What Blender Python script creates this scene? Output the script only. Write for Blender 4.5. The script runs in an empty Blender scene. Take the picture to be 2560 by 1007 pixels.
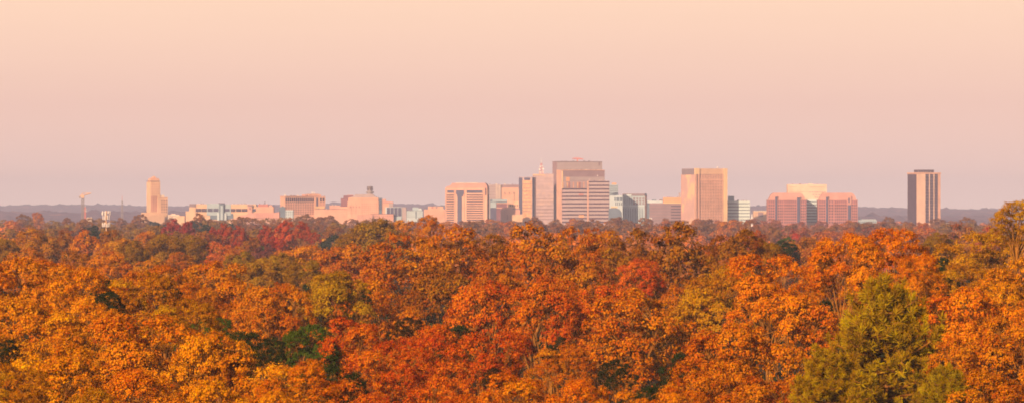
import bpy, math, random
import numpy as np
from mathutils import Matrix

random.seed(7)
RNG = np.random.default_rng(7)
sc = bpy.context.scene
COL = sc.collection

# ------------------------------------------------------------------ frame of reference
HFOV = math.radians(9.5)
K = 2 * math.tan(HFOV / 2) / 2560.0      # metres per photograph pixel per metre of distance
CZ = 34.0                                # camera height
YH = 530.0                               # eye level in the photograph


def wx(px, D): return (px - 1280.0) * K * D
def wz(py, D): return CZ + (YH - py) * K * D


# ------------------------------------------------------------------ materials
def new_mat(name):
    m = bpy.data.materials.new(name)
    m.use_nodes = True
    nt = m.node_tree
    nt.nodes.clear()
    out = nt.nodes.new('ShaderNodeOutputMaterial')
    return m, nt, out


def N(nt, kind, **kw):
    n = nt.nodes.new(kind)
    for k, v in kw.items():
        if k.startswith('i_'):
            n.inputs[k[2:].replace('_', ' ')].default_value = v
        else:
            setattr(n, k, v)
    return n


def wall_mat(name, col, rough=0.75, var=0.12, scale=0.12, metallic=0.0, spec=0.3, tint=None):
    """Masonry / panel surface: broad weathering plus fine grain."""
    m, nt, out = new_mat(name)
    tc = N(nt, 'ShaderNodeTexCoord')
    geo = N(nt, 'ShaderNodeNewGeometry')
    n1 = N(nt, 'ShaderNodeTexNoise'); n1.inputs['Scale'].default_value = scale; n1.inputs['Detail'].default_value = 6
    nt.links.new(geo.outputs['Position'], n1.inputs['Vector'])
    ramp = N(nt, 'ShaderNodeMapRange'); ramp.inputs['From Min'].default_value = 0.3; ramp.inputs['From Max'].default_value = 0.7
    ramp.inputs['To Min'].default_value = 1 - var; ramp.inputs['To Max'].default_value = 1 + var
    nt.links.new(n1.outputs['Fac'], ramp.inputs['Value'])
    mix = N(nt, 'ShaderNodeVectorMath', operation='SCALE')
    mix.inputs[0].default_value = col
    nt.links.new(ramp.outputs['Result'], mix.inputs['Scale'])
    src = mix.outputs[0]
    if tint is not None:
        n2 = N(nt, 'ShaderNodeTexNoise'); n2.inputs['Scale'].default_value = scale * 0.55; n2.inputs['Detail'].default_value = 3
        nt.links.new(geo.outputs['Position'], n2.inputs['Vector'])
        r2 = N(nt, 'ShaderNodeMapRange'); r2.inputs['From Min'].default_value = 0.52; r2.inputs['From Max'].default_value = 0.62
        nt.links.new(n2.outputs['Fac'], r2.inputs['Value'])
        mx = N(nt, 'ShaderNodeMix', data_type='RGBA')
        nt.links.new(r2.outputs['Result'], mx.inputs[0])
        nt.links.new(src, mx.inputs[6])
        mx.inputs[7].default_value = (*tint, 1)
        src = mx.outputs[2]
    b = N(nt, 'ShaderNodeBsdfPrincipled')
    nt.links.new(src, b.inputs['Base Color'])
    b.inputs['Roughness'].default_value = rough
    b.inputs['Metallic'].default_value = metallic
    b.inputs['Specular IOR Level'].default_value = spec
    nt.links.new(b.outputs[0], out.inputs['Surface'])
    return m


M = {}
M['cream'] = wall_mat('cream_masonry', (0.78, 0.50, 0.30))
M['peach'] = wall_mat('peach_stone', (0.74, 0.42, 0.28))
M['pink'] = wall_mat('pink_granite', (0.66, 0.36, 0.27))
M['brick'] = wall_mat('red_brick', (0.24, 0.095, 0.11), var=.18)
M['rosebrick'] = wall_mat('rose_brick', (0.50, 0.20, 0.165), var=.12)
M['roof_rose'] = wall_mat('rose_metal_roof', (0.64, 0.33, 0.26), rough=.6)
M['yellow'] = wall_mat('pale_yellow_stone', (0.92, 0.64, 0.32))
M['white'] = wall_mat('white_panel', (0.82, 0.68, 0.52))
M['grey'] = wall_mat('grey_concrete', (0.26, 0.20, 0.22))
M['mauve'] = wall_mat('mauve_panel', (0.33, 0.215, 0.225))
M['palemauve'] = wall_mat('pale_mauve_panel', (0.50, 0.37, 0.38), var=.08)
M['taupe'] = wall_mat('taupe_panel', (0.46, 0.37, 0.36), var=.07)
M['dark'] = wall_mat('dark_metal', (0.09, 0.055, 0.07), rough=.7, spec=.3)
M['teal'] = wall_mat('teal_shade_panel', (0.40, 0.52, 0.56), var=.1)  # blue-green shade of unlit city walls is put into this colour
M['tealdark'] = wall_mat('slate_teal_panel', (0.14, 0.20, 0.26), var=.1)
M['tealwhite'] = wall_mat('pale_aqua_shade_panel', (0.56, 0.68, 0.70), var=.07)  # pale walls out of the sun, their cool shade set in the colour
M['aqua'] = wall_mat('aqua_shade_panel', (0.66, 0.80, 0.76), var=.06)  # shade tint for the pale bands and the striped block
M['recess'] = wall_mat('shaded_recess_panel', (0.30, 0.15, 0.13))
M['ivory'] = wall_mat('ivory_stone', (0.88, 0.60, 0.42))
M['glass'] = wall_mat('dark_tinted_glass', (0.075, 0.04, 0.06), rough=.5, spec=.2, var=.2, scale=.3)
M['glassblue'] = wall_mat('blue_tinted_glass', (0.085, 0.085, 0.15), rough=.5, spec=.2, var=.2, scale=.3)
M['goldglass'] = wall_mat('bronze_gold_glass', (0.72, 0.40, 0.20), rough=.35, var=.3, scale=.35, spec=.6)
M['glint_clad'] = wall_mat('peach_cladding_painted_glints', (0.66, 0.40, 0.33), rough=.45, var=.06, scale=.1, spec=.5, tint=(0.95, 0.58, 0.30))  # patchy lighter tint paints the sun glints and reflections
M['paleglass'] = wall_mat('pale_reflective_glass', (0.54, 0.40, 0.39), rough=.4, var=.14, scale=.25, spec=.5, tint=(0.62, 0.44, 0.38))
M['orange_clad'] = wall_mat('orange_cladding', (0.85, 0.42, 0.20))
M['redlight'] = wall_mat('red_steel', (0.75, 0.22, 0.16))
M['steel'] = wall_mat('galvanised_steel', (0.38, 0.33, 0.32), rough=.5, metallic=.2)
M['whitepaint'] = wall_mat('white_paint', (0.85, 0.80, 0.74))
M['cranepaint'] = wall_mat('crane_paint', (0.82, 0.50, 0.28))
M['roof'] = wall_mat('flat_roof', (0.30, 0.25, 0.24))


def leaf_mat(name, transl=0.10, patch=0.030):
    m, nt, out = new_mat(name)
    oi = N(nt, 'ShaderNodeObjectInfo')
    a1 = N(nt, 'ShaderNodeAttribute', attribute_name='leaf')     # per leaf
    a2 = N(nt, 'ShaderNodeAttribute', attribute_name='clump')    # per twig of leaves
    hsv = N(nt, 'ShaderNodeHueSaturation')
    s1 = N(nt, 'ShaderNodeMath', operation='MULTIPLY_ADD'); s1.inputs[1].default_value = 0.035; s1.inputs[2].default_value = 0.5 - 0.014 - patch * .42
    nt.links.new(a1.outputs['Fac'], s1.inputs[0])
    s2 = N(nt, 'ShaderNodeMath', operation='MULTIPLY_ADD'); s2.inputs[1].default_value = patch
    nt.links.new(a2.outputs['Fac'], s2.inputs[0]); nt.links.new(s1.outputs[0], s2.inputs[2])
    nt.links.new(s2.outputs[0], hsv.inputs['Hue'])
    v1 = N(nt, 'ShaderNodeMath', operation='MULTIPLY_ADD'); v1.inputs[1].default_value = 0.36; v1.inputs[2].default_value = 0.57
    nt.links.new(a1.outputs['Fac'], v1.inputs[0])
    v2 = N(nt, 'ShaderNodeMath', operation='MULTIPLY_ADD'); v2.inputs[1].default_value = 0.42
    nt.links.new(a2.outputs['Fac'], v2.inputs[0]); nt.links.new(v1.outputs[0], v2.inputs[2])
    nt.links.new(v2.outputs[0], hsv.inputs['Value'])
    nt.links.new(oi.outputs['Color'], hsv.inputs['Color'])
    d = N(nt, 'ShaderNodeBsdfDiffuse'); t = N(nt, 'ShaderNodeBsdfTranslucent')
    nt.links.new(hsv.outputs[0], d.inputs['Color']); nt.links.new(hsv.outputs[0], t.inputs['Color'])
    mx = N(nt, 'ShaderNodeMixShader'); mx.inputs[0].default_value = transl
    nt.links.new(d.outputs[0], mx.inputs[1]); nt.links.new(t.outputs[0], mx.inputs[2])
    nt.links.new(mx.outputs[0], out.inputs['Surface'])
    return m


M['leaf'] = leaf_mat('autumn_leaves')
M['needle'] = leaf_mat('pine_needles', .15, .03)


def col_attr_leaf_mat(name):
    """Woodland mass: each tree of the mass has its own foliage colour in an attribute."""
    m, nt, out = new_mat(name)
    a = N(nt, 'ShaderNodeAttribute', attribute_name='crown_colour')
    a1 = N(nt, 'ShaderNodeAttribute', attribute_name='leaf')
    hsv = N(nt, 'ShaderNodeHueSaturation')
    v1 = N(nt, 'ShaderNodeMath', operation='MULTIPLY_ADD'); v1.inputs[1].default_value = 0.8; v1.inputs[2].default_value = 0.55
    nt.links.new(a1.outputs['Fac'], v1.inputs[0]); nt.links.new(v1.outputs[0], hsv.inputs['Value'])
    nt.links.new(a.outputs['Color'], hsv.inputs['Color'])
    d = N(nt, 'ShaderNodeBsdfDiffuse')
    nt.links.new(hsv.outputs[0], d.inputs['Color'])
    nt.links.new(d.outputs[0], out.inputs['Surface'])
    return m


M['mass'] = col_attr_leaf_mat('woodland_leaves')


def bark_mat():
    m, nt, out = new_mat('bark')
    tc = N(nt, 'ShaderNodeTexCoord')
    n1 = N(nt, 'ShaderNodeTexNoise'); n1.inputs['Scale'].default_value = 1.5; n1.inputs['Detail'].default_value = 5
    nt.links.new(tc.outputs['Object'], n1.inputs['Vector'])
    r = N(nt, 'ShaderNodeValToRGB')
    r.color_ramp.elements[0].position = .3; r.color_ramp.elements[0].color = (0.16, 0.065, 0.012, 1)
    r.color_ramp.elements[1].position = .7; r.color_ramp.elements[1].color = (0.44, 0.20, 0.035, 1)
    nt.links.new(n1.outputs['Fac'], r.inputs['Fac'])
    b = N(nt, 'ShaderNodeBsdfDiffuse')
    nt.links.new(r.outputs[0], b.inputs['Color']); nt.links.new(b.outputs[0], out.inputs['Surface'])
    return m


M['bark'] = bark_mat()


# ------------------------------------------------------------------ mesh helpers
def mesh_quads(name, V, Q, mat, attrs=None, colattr=None, smooth=False):
    """V (n,3), Q (m,4) -> mesh; attrs: {name: per-face float}"""
    me = bpy.data.meshes.new(name)
    V = np.asarray(V, dtype=np.float32); Q = np.asarray(Q, dtype=np.int32)
    nf = len(Q)
    me.vertices.add(len(V)); me.vertices.foreach_set('co', V.ravel())
    me.loops.add(nf * 4); me.loops.foreach_set('vertex_index', Q.ravel())
    me.polygons.add(nf)
    me.polygons.foreach_set('loop_start', np.arange(0, nf * 4, 4, dtype=np.int32))
    me.polygons.foreach_set('loop_total', np.full(nf, 4, dtype=np.int32))
    me.update(calc_edges=True)
    me.polygons.foreach_set('use_smooth', np.full(nf, bool(smooth), dtype=bool))
    for k, a in (attrs or {}).items():
        at = me.attributes.new(k, 'FLOAT', 'FACE')
        at.data.foreach_set('value', np.asarray(a, dtype=np.float32))
    if colattr is not None:
        at = me.attributes.new('crown_colour', 'FLOAT_COLOR', 'FACE')
        at.data.foreach_set('color', np.asarray(colattr, dtype=np.float32).ravel())
    me.materials.append(mat)
    return me


def unit(v):
    return v / (np.linalg.norm(v, axis=-1, keepdims=True) + 1e-9)


def leaves(P, Nrm, L, W, rng):
    """One bent rhombus per point."""
    n = len(P)
    r = unit(rng.normal(size=(n, 3)))
    t = unit(np.cross(Nrm, r)); b = np.cross(Nrm, t)
    L = L[:, None] * .5; W = W[:, None] * .5
    v = np.stack([P - t * L, P - b * W + Nrm * W * .35, P + t * L, P + b * W + Nrm * W * .35], 1)
    Q = np.arange(n * 4).reshape(n, 4)
    return v.reshape(-1, 3), Q


def tube(path, radii, n=5):
    path = np.asarray(path, float); k = len(path)
    V = []
    for i in range(k):
        d = path[min(i + 1, k - 1)] - path[max(i - 1, 0)]
        d = d / (np.linalg.norm(d) + 1e-9)
        a = np.cross(d, [0.31, 0.95, 0.1]); a /= (np.linalg.norm(a) + 1e-9)
        b = np.cross(d, a)
        for j in range(n):
            th = 2 * math.pi * j / n
            V.append(path[i] + radii[i] * (a * math.cos(th) + b * math.sin(th)))
    Q = []
    for i in range(k - 1):
        for j in range(n):
            Q.append((i * n + j, i * n + (j + 1) % n, (i + 1) * n + (j + 1) % n, (i + 1) * n + j))
    return np.array(V), np.array(Q)


def join(parts):
    V = []; Q = []; o = 0
    for v, q in parts:
        V.append(v); Q.append(q + o); o += len(v)
    return np.concatenate(V), np.concatenate(Q)


def bezier(a, b, bend, n=7, wob=0.0, rng=None):
    a = np.array(a, float); b = np.array(b, float)
    c = (a + b) / 2 + np.array(bend, float)
    t = np.linspace(0, 1, n)[:, None]
    p = (1 - t) ** 2 * a + 2 * t * (1 - t) * c + t ** 2 * b
    if rng is not None and wob:
        w = rng.normal(scale=wob, size=p.shape); w[0] = 0; w[-1] = 0
        p = p + w
    return p


# ------------------------------------------------------------------ tree prototypes
# every prototype is about 26 m tall with a crown 13 m wide; instances are scaled to fit
HP, RP = 26.0, 6.5


def proto(kind, lod, seed):
    rng = np.random.default_rng(seed)
    leafL = {0: .25, 1: .36, 2: .60}[lod]
    nl_clump = {0: 76, 1: 46, 2: 25}[lod]
    ncl = {0: 46, 1: 28, 2: 13}[lod]
    lobes = []
    cz, rz = 18.2, 7.3
    if kind == 'round':
        nlob, srad, inner = 26, 1.75, .74
    elif kind == 'vase':
        nlob, srad, inner = 12, 2.4, .70
    elif kind == 'sparse':
        nlob, srad, inner = 15, 2.2, .66
    elif kind == 'upright':
        nlob, srad, inner = 20, 1.7, .7
    else:
        nlob, srad, inner = 11, 2.75, .74
    ph = rng.uniform(0, 6.28)
    for i in range(nlob):
        f = (i + .5) / nlob
        zz = 1 - f * (1.25 if kind == 'vase' else 1.62)        # from the top down past the waist
        rr = math.sqrt(max(0, 1 - zz * zz))
        th = ph + i * 2.39996 + rng.uniform(-.35, .35)
        s = inner * rng.uniform(.80, 1.14)
        c = np.array([RP * rr * math.cos(th) * s, RP * rr * math.sin(th) * s, cz + rz * zz * s * (1.05 if zz > 0 else .95)])
        if kind == 'upright':
            w = np.clip(1.3 - (c[2] - 10) / 26.0, .4, 1.0)
            c[0] *= w; c[1] *= w
            c[2] += 0.8
        lobes.append((c, srad * rng.uniform(.72, 1.25)))
    if kind not in ('sparse', 'vase'):
        lobes.append((np.array([0, 0, cz + .5]), 2.9))
    top = max(c[2] + r for c, r in lobes)
    k = HP / (top + .2)
    lobes = [(c * np.array([1, 1, k]), r) for c, r in lobes]
    centre = np.array([0, 0, cz - 1.5])
    P = []; NN = []; cv = []; lf = []
    clump_pts = []
    for c, r in lobes:
        m = int(ncl * (r / srad) ** 2 * {'round': .9, 'broad': 1.35, 'vase': 1.25}.get(kind, 1.0))
        if kind == 'sparse': m = int(m * .5)
        if kind == 'vase': m = int(m * .78)
        out = unit(c - centre)
        lobe_v = rng.uniform(0, 1)
        for j in range(max(m, 3)):
            d = unit(rng.normal(size=3) + out * .75 + np.array([0, 0, .3]))
            cr = rng.uniform(*((.36, .78) if lod == 0 else (.5, .95))) * (1.0 if lod < 2 else 1.3)
            cc = c + d * r * rng.uniform(.74, 1.03) * np.array([1, 1, .85])
            clump_pts.append((cc, c))
            nl = int(nl_clump * cr ** 1.2 * rng.uniform(.7, 1.3))
            q = unit(rng.normal(size=(nl, 3)) + d * .3)
            q2 = q * np.abs(rng.normal(size=(nl, 1)) * .30 + .62) * cr * np.array([1.1, 1.1, .75])
            P.append(cc + q2)
            NN.append(unit(q * .8 + d * .55 + out * .2 + rng.normal(size=(nl, 3)) * .30))
            cl = np.clip(.4 * rng.uniform(0, 1) + .6 * lobe_v, 0, 1)
            cv.append(np.full(nl, cl)); lf.append(rng.uniform(0, 1, nl))
    P = np.concatenate(P); NN = np.concatenate(NN); cv = np.concatenate(cv); lf = np.concatenate(lf)
    n = len(P)
    L = leafL * rng.uniform(.6, 1.35, n)
    V, Q = leaves(P, NN, L, L * rng.uniform(.5, .8, n), rng)
    crown = mesh_quads('crown', V, Q, M['needle'] if kind == 'x' else M['leaf'], {'leaf': lf, 'clump': cv})
    # trunk and limbs
    if lod == 2:
        tp = bezier((0, 0, 0), (rng.uniform(-.6, .6), rng.uniform(-.6, .6), 19), (.4, 0, 0), 4)
        V, Q = tube(tp, np.linspace(.42, .12, 4), 5)
        return crown, mesh_quads('trunk', V, Q, M['bark']), None
    fork = {'vase': .32, 'sparse': .40}.get(kind, .42) * HP
    tp = bezier((0, 0, 0), (rng.uniform(-.5, .5), rng.uniform(-.5, .5), fork + 3), (rng.uniform(-.6, .6), rng.uniform(-.6, .6), 0), 7, .06, rng)
    V, Q = tube(tp, np.linspace(.48, .27, 7), 7)
    trunk = mesh_quads('trunk', V, Q, M['bark'], smooth=True)
    parts = []
    limb_ends = []
    for c, r in lobes:
        i0 = rng.integers(3, 7)
        a = tp[i0]
        hor = c - a; hor[2] = 0
        bend = -hor * .18 + np.array([0, 0, 1.6 if kind != 'vase' else .2]) + rng.normal(scale=.5, size=3)
        p = bezier(a, c, bend, 8, .13, rng)
        r0 = rng.uniform(.13, .21) * (1.4 if kind in ('vase', 'sparse') else 1)
        parts.append(tube(p, np.linspace(r0, .05, 8), 5))
        limb_ends.append(p)
    nt_ = len(clump_pts)
    pick = rng.permutation(nt_)[:{0: 110, 1: 60}[lod] if kind not in ('sparse', 'vase') else {0: 260, 1: 130}[lod]]
    pts = np.concatenate([p[3:] for p in limb_ends])
    for i in pick:
        cc, c = clump_pts[i]
        dd = np.linalg.norm(pts - cc, axis=1)
        j = np.argsort(dd)[rng.integers(0, 3)]
        a = pts[j]
        p = bezier(a, cc + unit(cc - a) * .4, rng.normal(scale=.25, size=3), 4, .05, rng)
        parts.append(tube(p, np.linspace(.055, .018, 4) * (1.35 if kind in ('vase', 'sparse') else 1), 3))
    V, Q = join(parts)
    limbs = mesh_quads('limbs', V, Q, M['bark'], smooth=True)
    return crown, trunk, limbs


def pine_proto(seed):
    rng = np.random.default_rng(seed)
    H = HP
    tp = bezier((0, 0, 0), (.2, .1, H - .6), (.3, .2, 0), 10, .05, rng)
    V, Q = tube(tp, np.linspace(.42, .05, 10), 7)
    trunk = mesh_quads('trunk', V, Q, M['bark'], smooth=True)
    parts = []; P = []; D = []; lf = []; cv = []
    z = 9.0
    while z < H - .3:
        f = (H - z) / (H - 9.0)
        reach = RP * (f ** .60) * 1.02
        nb = rng.integers(5, 8) if f > .15 else 4
        ph = rng.uniform(0, 6.28)
        for i in range(nb):
            th = ph + i * 6.283 / nb + rng.uniform(-.3, .3)
            ln = reach * rng.uniform(.62, 1.15) + .35
            d = np.array([math.cos(th), math.sin(th), 0])
            a = np.array([.2 * z / H, .1 * z / H, z])
            e = a + d * ln + np.array([0, 0, ln * rng.uniform(.12, .38)])
            p = bezier(a, e, (0, 0, -ln * .10), 6, .05, rng)
            parts.append(tube(p, np.linspace(.09 * min(1, ln / 3), .02, 6), 4))
            nb2 = int(5 + ln * 3.2)
            for j in range(nb2):
                t = rng.uniform(.30, 1.0) ** .8
                q = p[min(5, int(t * 5))] + (p[min(5, int(t * 5) + 1)] - p[min(5, int(t * 5))]) * (t * 5 % 1)
                side = rng.normal(size=3) * np.array([1, 1, .55])
                side = side - d * np.dot(side, d) * .5
                tip = q + unit(side) * rng.uniform(.25, 1.0) * (1.25 - .5 * t) + np.array([0, 0, .28])
                parts.append(tube(np.array([q, tip]), [.025, .012], 3))
                nn = 46
                ax = unit(unit(tip - q) * .7 + np.array([0, 0, .55]) + d * .25)
                nd = unit(rng.normal(size=(nn, 3)) * .72 + ax)
                P.append(tip - ax * rng.uniform(0, .35, (nn, 1)) + nd * .20)
                D.append(nd)
                lf.append(rng.uniform(0, 1, nn)); cv.append(np.full(nn, rng.uniform(0, 1)))
        z += rng.uniform(.55, .85) * (.7 if f < .3 else 1)
    P = np.concatenate(P); D = np.concatenate(D); n = len(P)
    L = rng.uniform(.34, .52, n)[:, None] * .5; W = rng.uniform(.035, .06, n)[:, None] * .5
    b = unit(np.cross(D, rng.normal(size=(n, 3))))
    V = np.stack([P - D * L - b * W, P - D * L + b * W, P + D * L + b * W * .5, P + D * L - b * W * .5], 1).reshape(-1, 3)
    crown = mesh_quads('crown', V, np.arange(n * 4).reshape(n, 4), M['needle'], {'leaf': np.concatenate(lf), 'clump': np.concatenate(cv)})
    V, Q = join(parts)
    return crown, trunk, mesh_quads('limbs', V, Q, M['bark'])


_protos = {}


def get_proto(kind, lod, variant):
    key = (kind, lod, variant)
    if key not in _protos:
        if kind == 'pine': _protos[key] = pine_proto(900 + variant)
        else: _protos[key] = proto(kind, lod, 100 * lod + 17 * variant + {'broad': 1, 'round': 2, 'vase': 3, 'sparse': 4, 'upright': 5}[kind] * 1000)
    return _protos[key]


def link(o, parent=None):
    COL.objects.link(o)
    if parent is not None: o.parent = parent
    return o


def empty(name, loc, rz=0.0):
    o = bpy.data.objects.new(name, None)
    o.empty_display_size = 1.0
    o.location = loc; o.rotation_euler = (0, 0, rz)
    COL.objects.link(o)
    return o


def tag(o, label, cat, group=None):
    o['label'] = label; o['category'] = cat
    if group: o['group'] = group


NAME = {'pine': 'pine_tree'}
USED = set()


def tree(px, ytop, wpx, D, kind, colr, label, group, name='autumn_tree', lod=None, jit=True):
    if lod is None: lod = 0 if D < 700 else (1 if D < 1700 else 2)
    if kind == 'pine': lod = 0
    nvar = {0: 4, 1: 3, 2: 3}[lod] if kind in ('broad', 'round') else 2
    var = random.randrange(nvar)
    crown, trunk, limbs = get_proto(kind, lod, var)
    X = wx(px, D); Z = wz(ytop, D); W = wpx * K * D
    root = empty(name, (X, D, 0), random.uniform(0, 6.283))
    if D > 1700: root.location.z = 0
    W *= {0: 1.38, 1: 1.22, 2: 1.12}[lod]
    if kind == 'pine': W /= 1.0
    sxy = W / (2 * RP * 1.08); scz = sxy * {'upright': 1.15, 'pine': 1.0, 'vase': 1.15}.get(kind, 1.0) * random.uniform(.92, 1.1)
    if lod == 2: scz *= 1.1
    scz = min(scz, Z / HP * 1.3)
    zoff = Z - HP * scz
    if kind == 'pine': zoff = max(zoff, 0) if zoff < 0 else zoff
    ztr = {'pine': HP - .6}.get(kind, 19.0 if lod == 2 else {'vase': .32, 'sparse': .40}.get(kind, .42) * HP + 3)
    tag(root, label, 'tree', group)
    c = link(bpy.data.objects.new('crown', crown), root)
    j = [1 + random.uniform(-.04, .04) for _ in range(3)] if jit else [1, 1, 1]
    if lod: j = [q * .85 for q in j]
    c.color = (colr[0] * j[0], colr[1] * j[1], colr[2] * j[2], 1)
    c.scale = (sxy, sxy, scz); c.location = (0, 0, zoff)
    t = link(bpy.data.objects.new('trunk', trunk), root)
    t.scale = (sxy, sxy, (zoff + ztr * scz) / ztr)
    if limbs is not None:
        l = link(bpy.data.objects.new('limbs', limbs), root)
        l.scale = (sxy, sxy, scz); l.location = (0, 0, zoff)
    assert label not in USED, label
    USED.add(label)
    assert 4 <= len(label.split()) <= 16, (len(label.split()), label)
    return root


GOLD = (0.70, 0.228, 0.0010)
YOLIVE = (0.50, 0.200, 0.0012)
ORANGE = (0.73, 0.195, 0.0012)
RUST = (0.59, 0.158, 0.0016)
REDOR = (0.62, 0.108, 0.003)
BROWN = (0.36, 0.115, 0.002)
OLIVE = (0.34, 0.155, 0.002)
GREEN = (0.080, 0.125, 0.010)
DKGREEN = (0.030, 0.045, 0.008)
PINE = (0.43, 0.260, 0.002)
CRIM = (0.42, 0.035, 0.025)
RED = (0.46, 0.052, 0.014)
MAUVEB = (0.32, 0.115, 0.026)

# ------------------------------------------------------------------ light and air
SUN_EL = math.radians(21)
SUN_AZ = math.radians(30)
SUN_STR = 5.0
SUN_COL = (1.0, 0.65, 0.42)
SKY_STR = 0.085
SKY_TINT = (1.10, 0.82, 0.72)
SKY = [(0.0, (0.936, 0.649, 0.542)), (0.12, (0.886, 0.585, 0.487)), (0.35, (0.864, 0.552, 0.449)), (0.68, (0.964, 0.649, 0.473)), (1.0, (0.973, 0.667, 0.482))]
HAZE_COL = (0.62, 0.71, 1.0, 1)
HAZE_D = 5.8e-5
HAZE_G = -0.2
EXPO = 0.15
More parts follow.
